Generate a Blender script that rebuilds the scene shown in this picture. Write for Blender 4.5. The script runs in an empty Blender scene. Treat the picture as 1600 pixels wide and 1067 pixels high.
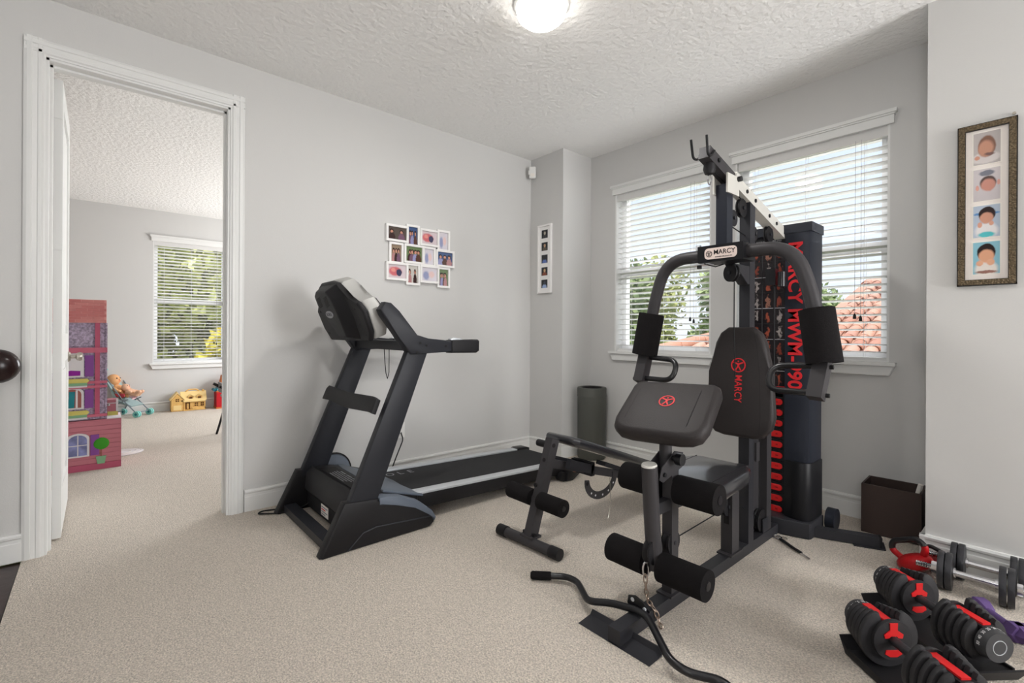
import bpy, bmesh, math, random
from math import radians as R, sin, cos, pi
from mathutils import Vector as V, Matrix as Mx
random.seed(7)
S = bpy.context.scene
COL = S.collection

# ------------------------------------------------------------ camera, sky, lights, exposure
cam = bpy.data.cameras.new('camera'); camo = bpy.data.objects.new('camera', cam); COL.objects.link(camo)
cam.sensor_width = 36; cam.lens = 739.34/1600*36; cam.clip_start = .02; cam.clip_end = 300
cam.shift_y = -(533.5-518.39)/1600
camo.matrix_world = Mx.Translation((0, 0, 1.1152)) @ Mx.Rotation(R(48.847), 4, 'Z') @ Mx.Rotation(R(90), 4, 'X') @ Mx.Rotation(R(.315), 4, 'Z')
S.camera = camo
S.view_settings.view_transform = 'Standard'; S.view_settings.look = 'None'
S.view_settings.exposure = .24; S.view_settings.gamma = 1; S.view_settings.use_curve_mapping = False

def lin(c):
    return tuple(((x/255)/12.92 if x/255 <= .04045 else ((x/255+.055)/1.055)**2.4) for x in c)

w = bpy.data.worlds.new('sky'); S.world = w; w.use_nodes = True
nt = w.node_tree; nt.nodes.clear()
out = nt.nodes.new('ShaderNodeOutputWorld'); bg = nt.nodes.new('ShaderNodeBackground')
tc = nt.nodes.new('ShaderNodeTexCoord'); sp = nt.nodes.new('ShaderNodeSeparateXYZ'); rp = nt.nodes.new('ShaderNodeValToRGB')
nt.links.new(tc.outputs['Generated'], sp.inputs[0]); nt.links.new(sp.outputs['Z'], rp.inputs[0])
rp.color_ramp.elements[0].position = 0; rp.color_ramp.elements[0].color = (.83, .89, 1, 1)
rp.color_ramp.elements[1].position = .6; rp.color_ramp.elements[1].color = (.55, .72, 1, 1)
nt.links.new(rp.outputs[0], bg.inputs[0]); bg.inputs[1].default_value = 1.08; nt.links.new(bg.outputs[0], out.inputs[0])

def light(name, kind, loc, target, energy, color=(1, 1, 1), **k):
    l = bpy.data.lights.new(name, kind); l.energy = energy; l.color = color
    for a, b in k.items(): setattr(l, a, b)
    o = bpy.data.objects.new(name, l); COL.objects.link(o); o.location = loc
    d = V(target)-V(loc); o.rotation_euler = d.to_track_quat('-Z', 'Y').to_euler(); return o
light('sun', 'SUN', (6, -6, 20), (0, 1, 0), 3.2, (1, .95, .88), angle=R(1))
# area lamps for the open sky outside, then added fill lamps out of view
light('skylight_outside', 'AREA', (-1.3, 6.2, 4.6), (-1.5, 1.9, .9), 720, (.97, .985, 1), shape='RECTANGLE', size=5, size_y=2.2)
light('skylight_outside_playroom', 'AREA', (-11.2, 1.0, 4.9), (-6, .9, 1), 600, (.98, .99, 1), shape='RECTANGLE', size=5, size_y=2.4)
light('hall_fill', 'AREA', (1.6, -4.4, 1.45), (-1.0, 2.0, 2.1), 26, (.98, .99, 1), shape='RECTANGLE', size=4.2, size_y=2.2)  # added fill lamp behind the camera; the hall has no window here
light('east_fill', 'AREA', (3.1, 2.45, 1.4), (-3.2, 2.7, 2.2), 104, (.985, .99, 1), shape='RECTANGLE', size=1.1, size_y=1.7)  # added fill lamp for the left wall and column; east wall is closed
light('ceiling_fill', 'AREA', (.3, -.9, 1.6), (-.25, .0, 2.743), 24, (1, .99, .98), shape='DISK', size=.7)  # added lamp aimed up, only to brighten the ceiling
light('playroom_fill', 'AREA', (-6.2, 3.9, 1.55), (-6.2, 0, 1.6), 134, (.975, .985, 1), shape='RECTANGLE', size=2.2, size_y=1.7)  # added fill lamp beyond an unseen wall opening, brightens the playroom

# ------------------------------------------------------------ materials
def mat(name, rgb, rough=.5, metal=0., bump=0., bscale=200., var=0., vscale=20., spec=.25, emit=0., detail=3., coat=0.):
    m = bpy.data.materials.new(name); m.use_nodes = True; n = m.node_tree; b = n.nodes['Principled BSDF']
    c = lin(rgb); b.inputs['Base Color'].default_value = (*c, 1); b.inputs['Roughness'].default_value = rough
    b.inputs['Metallic'].default_value = metal; b.inputs['Specular IOR Level'].default_value = spec
    b.inputs['Coat Weight'].default_value = coat
    if emit: b.inputs['Emission Color'].default_value = (*c, 1); b.inputs['Emission Strength'].default_value = emit
    if bump or var:
        t = n.nodes.new('ShaderNodeTexCoord')
        if var:
            z = n.nodes.new('ShaderNodeTexNoise'); z.inputs['Scale'].default_value = vscale; z.inputs['Detail'].default_value = detail
            n.links.new(t.outputs['Object'], z.inputs[0]); r = n.nodes.new('ShaderNodeValToRGB')
            r.color_ramp.elements[0].position = .3; r.color_ramp.elements[1].position = .7
            r.color_ramp.elements[0].color = (*[x*(1-var) for x in c], 1); r.color_ramp.elements[1].color = (*[min(1, x*(1+var)) for x in c], 1)
            n.links.new(z.outputs[0], r.inputs[0]); n.links.new(r.outputs[0], b.inputs['Base Color'])
        if bump:
            z = n.nodes.new('ShaderNodeTexNoise'); z.inputs['Scale'].default_value = bscale; z.inputs['Detail'].default_value = detail
            n.links.new(t.outputs['Object'], z.inputs[0]); u = n.nodes.new('ShaderNodeBump'); u.inputs['Strength'].default_value = bump
            u.inputs['Distance'].default_value = .01; n.links.new(z.outputs[0], u.inputs['Height']); n.links.new(u.outputs[0], b.inputs['Normal'])
    return m

M = {}
def dm(k, *a, **kw): M[k] = mat(k, *a, **kw); return M[k]
dm('wall_paint', (206, 205, 203), .75, bump=.06, bscale=170, spec=.25)
dm('ceiling_paint', (246, 245, 243), .9, bump=1., bscale=30, detail=5, spec=.1)
dm('trim_white', (226, 226, 224), .38, spec=.45)
dm('carpet', (212, 202, 190), .97, bump=1., bscale=190, var=.32, vscale=165, spec=.05, detail=5)
dm('dark_wood', (52, 38, 36), .28, var=.35, vscale=9, bump=.08, bscale=30)
dm('slat_white', (216, 215, 213), .5)
dm('black_plastic', (30, 29, 31), .5, bump=.12, bscale=500)
dm('black_gloss', (22, 22, 25), .28, spec=.5)
dm('vinyl_gloss', (34, 34, 38), .32, bump=.08, bscale=300, spec=.6, coat=.8)
dm('tread_dark', (40, 41, 46), .42, bump=.08, bscale=420)
dm('gunmetal', (62, 60, 62), .45, metal=.1, bump=.05, bscale=500)
dm('steel_dark', (48, 48, 52), .45, metal=.1, bump=.05, bscale=500)
dm('tower_blue', (34, 37, 46), .45, bump=.05, bscale=300)
dm('tower_black', (24, 24, 27), .42)
dm('vinyl', (46, 42, 42), .45, bump=.18, bscale=330)
dm('vinyl_edge', (60, 56, 56), .4, bump=.1, bscale=330)
dm('foam', (27, 25, 26), .93, bump=.5, bscale=420, spec=.15)
dm('belt', (42, 42, 44), .72, bump=.3, bscale=900)
dm('silver', (206, 210, 214), .34, metal=.35)
dm('silver_shell', (178, 177, 174), .42, metal=.3)
dm('slate_plastic', (96, 104, 116), .42)
dm('light_metal', (205, 203, 196), .45, metal=.1)
dm('chrome', (205, 205, 208), .2, metal=1.)
dm('chain_metal', (178, 160, 146), .3, metal=.9)
dm('cast_iron', (62, 62, 65), .38, metal=.45, bump=.15, bscale=120)
dm('red', (206, 34, 36), .42)
dm('red_print', (216, 46, 52), .45)
dm('red_enamel', (178, 22, 28), .33, bump=.08, bscale=80)
dm('plate_grey', (44, 43, 45), .5, bump=.12, bscale=400)
dm('dial_grey', (62, 62, 64), .5)
dm('purple', (92, 70, 120), .6, bump=.15, bscale=300)
dm('bin_grey', (86, 87, 82), .5, bump=.05, bscale=200)
dm('brown_leather', (66, 54, 50), .5, bump=.15, bscale=260)
dm('brown_inside', (30, 25, 24), .8)
dm('white_plastic', (232, 231, 228), .4)
dm('frame_white', (238, 236, 234), .4)
dm('paper', (240, 234, 226), .7)
dm('bronze_frame', (98, 85, 66), .42, metal=.5, var=.5, vscale=160, bump=.8, bscale=130)
dm('frame_black', (30, 27, 25), .4)
dm('mat_board', (236, 228, 222), .8)
dm('badge_pink', (232, 214, 206), .4)
dm('ink_black', (26, 24, 25), .6)
dm('ink_white', (226, 226, 226), .6)
dm('ink_grey', (150, 150, 154), .6)
dm('nickel', (172, 166, 156), .28, metal=.9)
dm('newel_wood', (38, 25, 24), .22, var=.3, vscale=12)
dm('iron', (28, 26, 26), .45)
dm('copper', (158, 104, 80), .35, metal=.5, bump=.5, bscale=120)
dm('globe', (255, 251, 244), .3, emit=7)
dm('cable', (24, 24, 26), .5)
dm('sash_white', (240, 240, 240), .4)
dm('sash_dark', (62, 58, 52), .5)
# toys
dm('pink_brick', (206, 124, 122), .6); dm('pink_brick_b', (214, 138, 134), .6); dm('pink_mortar', (226, 164, 160), .7)
dm('pink', (204, 108, 130), .6); dm('pink_siding', (198, 122, 134), .6); dm('deep_pink', (190, 92, 118), .6)
dm('lavender', (172, 156, 178), .7, var=.5, vscale=70); dm('lilac', (142, 88, 150), .6)
dm('shutter_purple', (136, 76, 150), .6); dm('toy_white', (226, 220, 222), .6); dm('toy_yellow', (214, 200, 110), .6)
dm('toy_green', (136, 180, 140), .6); dm('leaf_green', (64, 150, 40), .7, bump=.4, bscale=60); dm('toy_teal', (38, 130, 140), .5)
dm('toy_blue', (130, 134, 178), .4, var=.4, vscale=14); dm('toy_magenta', (146, 30, 150), .6); dm('toy_brown', (160, 96, 88), .6)
dm('stroller_teal', (130, 200, 192), .5); dm('stroller_tube', (120, 132, 140), .4, metal=.3); dm('fabric_grey', (150, 170, 170), .9)
dm('doll_skin', (222, 166, 116), .6); dm('doll_skin_b', (226, 180, 150), .6); dm('doll_pink', (228, 190, 196), .8); dm('doll_red', (200, 76, 86), .8)
dm('pine', (216, 172, 102), .6, var=.12, vscale=30); dm('pine_light', (232, 202, 140), .6); dm('pine_dark', (92, 58, 24), .7)
dm('barn_red', (178, 24, 34), .55); dm('barn_orange', (196, 112, 58), .6); dm('barn_teal', (30, 104, 118), .5); dm('barn_teal_light', (84, 160, 168), .5)
dm('chair_grey', (140, 138, 138), .8)
# outdoors
dm('grass', (96, 120, 70), .95, var=.3, vscale=2); dm('bark', (110, 96, 80), .9)
dm('stucco', (214, 196, 172), .9)

def mleaf(name, a, b):
    m = bpy.data.materials.new(name); m.use_nodes = True; n = m.node_tree; p = n.nodes['Principled BSDF']
    t = n.nodes.new('ShaderNodeTexCoord'); z = n.nodes.new('ShaderNodeTexNoise'); z.inputs['Scale'].default_value = 1.6; z.inputs['Detail'].default_value = 4
    r = n.nodes.new('ShaderNodeValToRGB'); r.color_ramp.elements[0].position = .35; r.color_ramp.elements[1].position = .65
    r.color_ramp.elements[0].color = (*lin(a), 1); r.color_ramp.elements[1].color = (*lin(b), 1)
    n.links.new(t.outputs['Object'], z.inputs[0]); n.links.new(z.outputs[0], r.inputs[0]); n.links.new(r.outputs[0], p.inputs['Base Color'])
    p.inputs['Roughness'].default_value = .7; p.inputs['Specular IOR Level'].default_value = .2
    M[name] = m
mleaf('leaves_green', (108, 126, 78), (188, 200, 142)); mleaf('leaves_olive', (136, 142, 80), (214, 214, 140)); mleaf('leaves_yellow', (176, 170, 60), (232, 214, 92))

def mtile(name, cols):
    m = bpy.data.materials.new(name); m.use_nodes = True; n = m.node_tree; p = n.nodes['Principled BSDF']
    o = n.nodes.new('ShaderNodeObjectInfo'); r = n.nodes.new('ShaderNodeValToRGB')
    while len(r.color_ramp.elements) < len(cols): r.color_ramp.elements.new(.5)
    for i, c in enumerate(cols): r.color_ramp.elements[i].position = i/(len(cols)-1); r.color_ramp.elements[i].color = (*lin(c), 1)
    n.links.new(o.outputs['Random'], r.inputs[0]); n.links.new(r.outputs[0], p.inputs['Base Color']); p.inputs['Roughness'].default_value = .85
    M[name] = m
mtile('clay', [(190, 134, 110), (214, 168, 142), (200, 150, 128), (222, 186, 160)])

def mglass(name):
    m = bpy.data.materials.new(name); m.use_nodes = True; n = m.node_tree; n.nodes.remove(n.nodes['Principled BSDF'])
    t = n.nodes.new('ShaderNodeBsdfTransparent'); g = n.nodes.new('ShaderNodeBsdfGlossy'); g.inputs['Roughness'].default_value = .02
    x = n.nodes.new('ShaderNodeMixShader'); x.inputs[0].default_value = .05
    n.links.new(t.outputs[0], x.inputs[1]); n.links.new(g.outputs[0], x.inputs[2]); n.links.new(x.outputs[0], n.nodes['Material Output'].inputs[0]); M[name] = m
mglass('glass')

def paint(name, base, layers, rough=.08, noise=.1):
    """a printed picture: soft ellipses (cx,cy,rx,ry,rgb,softness) laid over a ground colour in UV space"""
    m = bpy.data.materials.new(name); m.use_nodes = True; n = m.node_tree; p = n.nodes['Principled BSDF']
    uv = n.nodes.new('ShaderNodeUVMap')
    z = n.nodes.new('ShaderNodeTexNoise'); z.inputs['Scale'].default_value = 7; n.links.new(uv.outputs[0], z.inputs[0])
    a = n.nodes.new('ShaderNodeVectorMath'); a.operation = 'MULTIPLY_ADD'; a.inputs[1].default_value = (noise, noise, 0)
    n.links.new(z.outputs['Color'], a.inputs[0]); n.links.new(uv.outputs[0], a.inputs[2])
    s = n.nodes.new('ShaderNodeVectorMath'); s.operation = 'SUBTRACT'; s.inputs[1].default_value = (noise/2, noise/2, 0); n.links.new(a.outputs[0], s.inputs[0])
    col = None
    for cx, cy, rx, ry, c, soft in layers:
        d = n.nodes.new('ShaderNodeVectorMath'); d.operation = 'SUBTRACT'; d.inputs[1].default_value = (cx, cy, 0); n.links.new(s.outputs[0], d.inputs[0])
        e = n.nodes.new('ShaderNodeVectorMath'); e.operation = 'DIVIDE'; e.inputs[1].default_value = (rx, ry, 1); n.links.new(d.outputs[0], e.inputs[0])
        L = n.nodes.new('ShaderNodeVectorMath'); L.operation = 'LENGTH'; n.links.new(e.outputs[0], L.inputs[0])
        k = n.nodes.new('ShaderNodeMapRange'); k.inputs[1].default_value = 1-soft; k.inputs[2].default_value = 1; k.inputs[3].default_value = 1; k.inputs[4].default_value = 0
        n.links.new(L.outputs['Value'], k.inputs[0])
        x = n.nodes.new('ShaderNodeMix'); x.data_type = 'RGBA'; n.links.new(k.outputs[0], x.inputs[0])
        if col is None: x.inputs[6].default_value = (*lin(base), 1)
        else: n.links.new(col, x.inputs[6])
        x.inputs[7].default_value = (*lin(c), 1); col = x.outputs[2]
    if col is not None: n.links.new(col, p.inputs['Base Color'])
    p.inputs['Roughness'].default_value = rough; p.inputs['Specular IOR Level'].default_value = .5
    return m

# ------------------------------------------------------------ mesh building
class G:
    def __init__(s): s.bm = bmesh.new()
    def _bev(s, verts, b, seg=2, ang=20):
        if not b: return
        vs = set(verts); es = [e for e in s.bm.edges if e.verts[0] in vs and e.verts[1] in vs and len(e.link_faces) == 2 and e.calc_face_angle(0) > R(ang)]
        bmesh.ops.bevel(s.bm, geom=es, offset=b, segments=seg, profile=.5, affect='EDGES', clamp_overlap=True)
    def hexa(s, P, b=0, seg=2):
        v = [s.bm.verts.new(p) for p in P]
        for f in ((0, 3, 2, 1), (4, 5, 6, 7), (0, 1, 5, 4), (1, 2, 6, 5), (2, 3, 7, 6), (3, 0, 4, 7)): s.bm.faces.new([v[i] for i in f])
        s._bev(v, b, seg); return s
    def box(s, a, c, b=0, seg=2):
        x0, x1 = sorted((a[0], c[0])); y0, y1 = sorted((a[1], c[1])); z0, z1 = sorted((a[2], c[2]))
        return s.hexa([(x0, y0, z0), (x1, y0, z0), (x1, y1, z0), (x0, y1, z0), (x0, y0, z1), (x1, y0, z1), (x1, y1, z1), (x0, y1, z1)], b, seg)
    def bar(s, p, q, wx, wy, b=.003, up=(1, 0, 0)):
        """square tube between two points; up gives the direction of width wx"""
        p, q = V(p), V(q); d = (q-p).normalized(); u = V(up); u = (u-d*u.dot(d)).normalized(); v = d.cross(u)
        o = [(-1, -1), (1, -1), (1, 1), (-1, 1)]
        return s.hexa([p+u*(i*wx/2)+v*(j*wy/2) for i, j in o]+[q+u*(i*wx/2)+v*(j*wy/2) for i, j in o], b)
    def prism(s, poly, o, u, v, d, b=0, seg=2, ang=20):
        """polygon in plane (o;u,v) extruded by vector d"""
        o, u, v, d = V(o), V(u), V(v), V(d)
        a = [s.bm.verts.new(o+u*x+v*y) for x, y in poly]; c = [s.bm.verts.new(o+u*x+v*y+d) for x, y in poly]
        n = len(poly); s.bm.faces.new(a[::-1]); s.bm.faces.new(c)
        for i in range(n): s.bm.faces.new([a[i], a[(i+1) % n], c[(i+1) % n], c[i]])
        vs = a+c
        if b:
            cap = [e for e in s.bm.edges if e.verts[0] in set(vs) and e.verts[1] in set(vs) and ((e.verts[0] in a) == (e.verts[1] in a) or e.calc_face_angle(0) > R(ang))]
            bmesh.ops.bevel(s.bm, geom=cap, offset=b, segments=seg, profile=.5, affect='EDGES', clamp_overlap=True)
        return s
    def yz(s, poly, x0, x1, b=0, seg=2): return s.prism(poly, (x0, 0, 0), (0, 1, 0), (0, 0, 1), (x1-x0, 0, 0), b, seg)
    def xz(s, poly, y0, y1, b=0, seg=2): return s.prism(poly, (0, y0, 0), (1, 0, 0), (0, 0, 1), (0, y1-y0, 0), b, seg)
    def xy(s, poly, z0, z1, b=0, seg=2): return s.prism(poly, (0, 0, z0), (1, 0, 0), (0, 1, 0), (0, 0, z1-z0), b, seg)
    def cyl(s, p, q, r, r2=None, seg=20, b=0, cap=True):
        p, q = V(p), V(q); r2 = r if r2 is None else r2; d = (q-p).normalized(); u = d.orthogonal().normalized(); v = d.cross(u)
        A = [s.bm.verts.new(p+(u*cos(2*pi*i/seg)+v*sin(2*pi*i/seg))*r) for i in range(seg)]
        B = [s.bm.verts.new(q+(u*cos(2*pi*i/seg)+v*sin(2*pi*i/seg))*r2) for i in range(seg)]
        for i in range(seg): s.bm.faces.new([A[i], A[(i+1) % seg], B[(i+1) % seg], B[i]])
        if cap: s.bm.faces.new(A[::-1]); s.bm.faces.new(B)
        s._bev(A+B, b, 3, 40); return s
    def tube(s, pts, r, seg=12, closed=False, rect=None, up=None, cap=True):
        P = [V(p) for p in pts]; n = len(P); rr = r if isinstance(r, (list, tuple)) else [r]*n
        T = []
        for i in range(n):
            a = P[(i-1) % n] if (closed or i > 0) else P[i]; b = P[(i+1) % n] if (closed or i < n-1) else P[i]; T.append((b-a).normalized())
        u = V(up) if up else T[0].orthogonal(); rings = []
        for i in range(n):
            u = (u-T[i]*u.dot(T[i])).normalized(); v = T[i].cross(u)
            if rect: q = [(-rect[0]/2, -rect[1]/2), (rect[0]/2, -rect[1]/2), (rect[0]/2, rect[1]/2), (-rect[0]/2, rect[1]/2)]
            else: q = [(rr[i]*cos(2*pi*k/seg), rr[i]*sin(2*pi*k/seg)) for k in range(seg)]
            rings.append([s.bm.verts.new(P[i]+u*x+v*y) for x, y in q])
        m = len(rings[0])
        for i in range(n if closed else n-1):
            A, B = rings[i], rings[(i+1) % n]
            for k in range(m): s.bm.faces.new([A[k], A[(k+1) % m], B[(k+1) % m], B[k]])
        if cap and not closed: s.bm.faces.new(rings[0][::-1]); s.bm.faces.new(rings[-1])
        return s
    def lathe(s, prof, o, axis=(0, 0, 1), seg=28):
        o, d = V(o), V(axis).normalized(); u = d.orthogonal().normalized(); v = d.cross(u); rings = []
        for r, h in prof:
            if r < 1e-6: rings.append([s.bm.verts.new(o+d*h)])
            else: rings.append([s.bm.verts.new(o+d*h+(u*cos(2*pi*k/seg)+v*sin(2*pi*k/seg))*r) for k in range(seg)])
        for A, B in zip(rings, rings[1:]):
            for k in range(seg):
                k2 = (k+1) % seg
                f = [A[0], B[k2], B[k]] if len(A) == 1 else ([A[k], A[k2], B[0]] if len(B) == 1 else [A[k], A[k2], B[k2], B[k]])
                if len(set(f)) > 2: s.bm.faces.new(f)
        return s
    def ball(s, c, r, seg=18, ring=12):
        r = (r, r, r) if not isinstance(r, (tuple, list)) else r
        g = bmesh.ops.create_uvsphere(s.bm, u_segments=seg, v_segments=ring, radius=1)
        for v in g['verts']: v.co = V((v.co.x*r[0]+c[0], v.co.y*r[1]+c[1], v.co.z*r[2]+c[2]))
        return s
    def quad(s, P, uv=True):
        f = s.bm.faces.new([s.bm.verts.new(p) for p in P])
        l = s.bm.loops.layers.uv.verify()
        for lo, t in zip(f.loops, ((0, 0), (1, 0), (1, 1), (0, 1))): lo[l].uv = t
        return s
    def xf(s, m):
        bmesh.ops.transform(s.bm, matrix=m, verts=s.bm.verts); return s
    def done(s, name, m, parent=None, label=None, kind=None, sharp=38, fix=True):
        if fix: bmesh.ops.recalc_face_normals(s.bm, faces=s.bm.faces)
        vs = s.bm.verts; lo = [min(v.co[i] for v in vs) for i in range(3)]; hi = [max(v.co[i] for v in vs) for i in range(3)]
        c = V([(a+b)/2 for a, b in zip(lo, hi)]); c.z = c.z if parent else lo[2]
        bmesh.ops.translate(s.bm, verts=s.bm.verts, vec=-c)
        me = bpy.data.meshes.new(name); s.bm.to_mesh(me); s.bm.free()
        for p in me.polygons: p.use_smooth = True
        me.set_sharp_from_angle(angle=R(sharp)); me.materials.append(M[m] if isinstance(m, str) else m)
        return link(name, me, c, parent, label, kind)

def wpos(o):
    p = V(o.location)
    while o.parent: o = o.parent; p += o.location
    return p
def link(name, me, c, parent=None, label=None, kind=None):
    o = bpy.data.objects.new(name, me); COL.objects.link(o)
    if parent is not None: o.parent = parent; o.location = V(c)-wpos(parent)
    else: o.location = c
    if label: o['label'] = label
    if kind: o['kind'] = kind
    return o
def thing(name, label, cat, loc=(0, 0, 0), group=None):
    o = bpy.data.objects.new(name, None); COL.objects.link(o); o.location = loc; o.empty_display_size = .1
    o['label'] = label; o['category'] = cat
    if group: o['group'] = group
    return o
def tag(o, label, cat, group=None):
    o['label'] = label; o['category'] = cat
    if group: o['group'] = group
    return o
def struct(o, label=None):
    o['kind'] = 'structure'
    if label: o['label'] = label
    return o
def sroot(name, loc, label):
    o = bpy.data.objects.new(name, None); COL.objects.link(o); o.location = loc; o['kind'] = 'structure'; o['label'] = label; return o
def copy_tree(o, loc, rz, label=None):
    c = o.copy(); COL.objects.link(c); c.location = loc; c.rotation_euler = (0, 0, rz)
    if label: c['label'] = label
    for a in list(o.children):
        k = a.copy(); COL.objects.link(k); k.parent = c
        for b in list(a.children):
            j = b.copy(); COL.objects.link(j); j.parent = k
    return c
def text(name, s, size, m, parent, o, ux, uy, xs=1., off=0., th=.0012, align='CENTER', space=1.):
    """flat lettering; o = centre, ux/uy = reading and upward directions"""
    cu = bpy.data.curves.new('t', 'FONT'); cu.body = s; cu.size = size; cu.align_x = align; cu.align_y = 'CENTER'; cu.offset = off; cu.space_character = space
    cu.extrude = th/2; cu.resolution_u = 3
    t = bpy.data.objects.new('t', cu); COL.objects.link(t); bpy.context.view_layer.update()
    me = bpy.data.meshes.new_from_object(t.evaluated_get(bpy.context.evaluated_depsgraph_get()))
    bpy.data.objects.remove(t); bpy.data.curves.remove(cu)
    ux, uy = V(ux).normalized(), V(uy).normalized(); n = ux.cross(uy)
    me.transform(Mx(((ux.x*xs, uy.x, n.x, 0), (ux.y*xs, uy.y, n.y, 0), (ux.z*xs, uy.z, n.z, 0), (0, 0, 0, 1))))
    me.materials.clear(); me.materials.append(M[m]); me.name = name
    return link(name, me, V(o), parent)
def arc(c, r, a0, a1, n, u=(1, 0, 0), v=(0, 0, 1)):
    c, u, v = V(c), V(u), V(v); return [c+u*(r*cos(R(a0+(a1-a0)*i/n)))+v*(r*sin(R(a0+(a1-a0)*i/n))) for i in range(n+1)]
def bend(pts, r, n=5):
    """polyline with rounded corners"""
    P = [V(p) for p in pts]; o = [P[0]]
    for a, b, c in zip(P, P[1:], P[2:]):
        d1, d2 = (a-b), (c-b); k = min(r, d1.length*.49, d2.length*.49); s, e = b+d1.normalized()*k, b+d2.normalized()*k
        for i in range(n+1): t = i/n; o.append(s*(1-t)**2+b*2*t*(1-t)+e*t*t)
    return o+[P[-1]]
def rrect(w, h, r, n=4):
    o = []
    for cx, cy, a in ((w/2-r, h/2-r, 0), (-w/2+r, h/2-r, 90), (-w/2+r, -h/2+r, 180), (w/2-r, -h/2+r, 270)):
        o += [(cx+r*cos(R(a+90*i/n)), cy+r*sin(R(a+90*i/n))) for i in range(n+1)]
    return o
def ell(w, h, n=24): return [(w*cos(2*pi*i/n), h*sin(2*pi*i/n)) for i in range(n)]

# ------------------------------------------------------------ room shell
CE = 2.743; XA = -3.2733; YB = 3.4727; XC = -2.8583; YC = 3.0887; XR = -.4118; YR = 3.0701
FX = -8.05; HB = .1333; WT = .125
struct(G().box((FX-.1, -.275, -.12), (3.2, YB, 0)).box((FX-.1, -2.4, -.12), (XA-.1, -.275, 0)).box((FX-.1, YB, -.12), (XA-.1, 3.5, 0)).done('floor', 'carpet', sharp=20), 'beige cut pile carpet')
struct(G().box((FX-.3, -5.3, CE), (3.5, 3.9, CE+.25)).done('ceiling', 'ceiling_paint'), 'white ceiling with knockdown texture')
hf = sroot('floor_hall', (-1, -1, -.01), 'dark wood plank floor of the hall')
for i in range(10):
    y1 = -.279-i*.128
    for j, (xa, xb) in enumerate(((XA, -2.0-.3*(i % 3)), (-1.997-.3*(i % 3), .4+.2*(i % 2)), (.403+.2*(i % 2), 3.2))):
        G().box((xa, y1-.126, -.03), (xb, y1, -.008), .002, 1).done('plank', 'dark_wood', hf)
struct(G().box((XA, -5.3, -.12), (3.2, -1.559, -.008)).done('floor_landing', 'dark_wood'))
# wall with the doorway
DL, DR, DT = -.205, .600, 2.462     # door opening
struct(G().box((XA-WT, -5.3, 0), (XA, DL, CE)).box((XA-WT, DR, 0), (XA, YB+.15, CE)).box((XA-WT, DL, DT), (XA, DR, CE)).done('wall_left', 'wall_paint'), 'grey painted wall with the open doorway')
struct(G().box((XA, YC, 0), (XC, YB+.15, CE)).done('wall_corner', 'wall_paint'), 'grey boxed column in the room corner')
struct(G().box((XR, YR, 0), (3.2, YB+.15, CE)).done('wall_right', 'wall_paint'), 'grey wall section carrying the baby picture frame')
struct(G().box((3.2, -5.3, 0), (3.35, YB+.15, CE)).done('wall_east', 'wall_paint'))
struct(G().box((XA-WT, -5.3, 0), (3.2, -5.15, CE)).done('wall_hall', 'wall_paint'))
WIN = [(-2.580, -1.700), (-1.520, -.630)]; WZ0, WZ1 = .945, 2.352; WD = .15
g = G().box((XC, YB, 0), (XR, YB+WD, WZ0)).box((XC, YB, WZ1), (XR, YB+WD, CE))
for a, b in ((XC, WIN[0][0]), (WIN[0][1], WIN[1][0]), (WIN[1][1], XR)): g.box((a, YB, WZ0), (b, YB+WD, WZ1))
struct(g.done('wall_back', 'wall_paint'), 'grey wall with two windows')
# playroom shell
PW = (.555, 1.44); PZ0, PZ1 = .655, 2.34
g = G().box((FX-WD, -2.4, 0), (FX, PW[0], CE)).box((FX-WD, PW[1], 0), (FX, 3.5, CE)).box((FX-WD, PW[0], 0), (FX, PW[1], PZ0)).box((FX-WD, PW[0], PZ1), (FX, PW[1], CE))
struct(g.done('wall_playroom_far', 'wall_paint'), 'grey far wall of the playroom')
struct(G().box((FX, -2.5, 0), (XA-WT, -2.4, CE)).done('wall_playroom_left', 'wall_paint'))
struct(G().box((FX, 3.5, 0), (-7.4, 3.62, CE)).box((-5.0, 3.5, 0), (XA-WT, 3.62, CE)).box((-7.4, 3.5, 0), (-5.0, 3.62, .7)).box((-7.4, 3.5, 2.4), (-5.0, 3.62, CE)).done('wall_playroom_right', 'wall_paint'))

BBP = [(0, 0), (.014, 0), (.014, .088), (.012, .092), (.012, .108), (.019, .114), (.021, .124), (.017, .1333), (0, .1333)]
def baseboard(name, a, b, n, label=None):
    a, b = V((*a, 0)), V((*b, 0)); return struct(G().prism(BBP, a, V((*n, 0)), (0, 0, 1), b-a).done(name, 'trim_white', sharp=15), label)
baseboard('baseboard_left', (XA, .678), (XA, YC), (1, 0)); baseboard('baseboard_left_hall', (XA, -5.1), (XA, -.275), (1, 0))
baseboard('baseboard_corner', (XA, YC), (XC, YC), (0, -1)); baseboard('baseboard_corner_side', (XC, YC-.02), (XC, YB), (1, 0))
baseboard('baseboard_back', (XC, YB), (XR, YB), (0, -1)); baseboard('baseboard_right_side', (XR, YR-.02), (XR, YB), (-1, 0)); baseboard('baseboard_right', (XR-.02, YR), (3.2, YR), (0, -1))
baseboard('baseboard_playroom', (FX, -2.4), (FX, 3.5), (1, 0)); 
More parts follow.
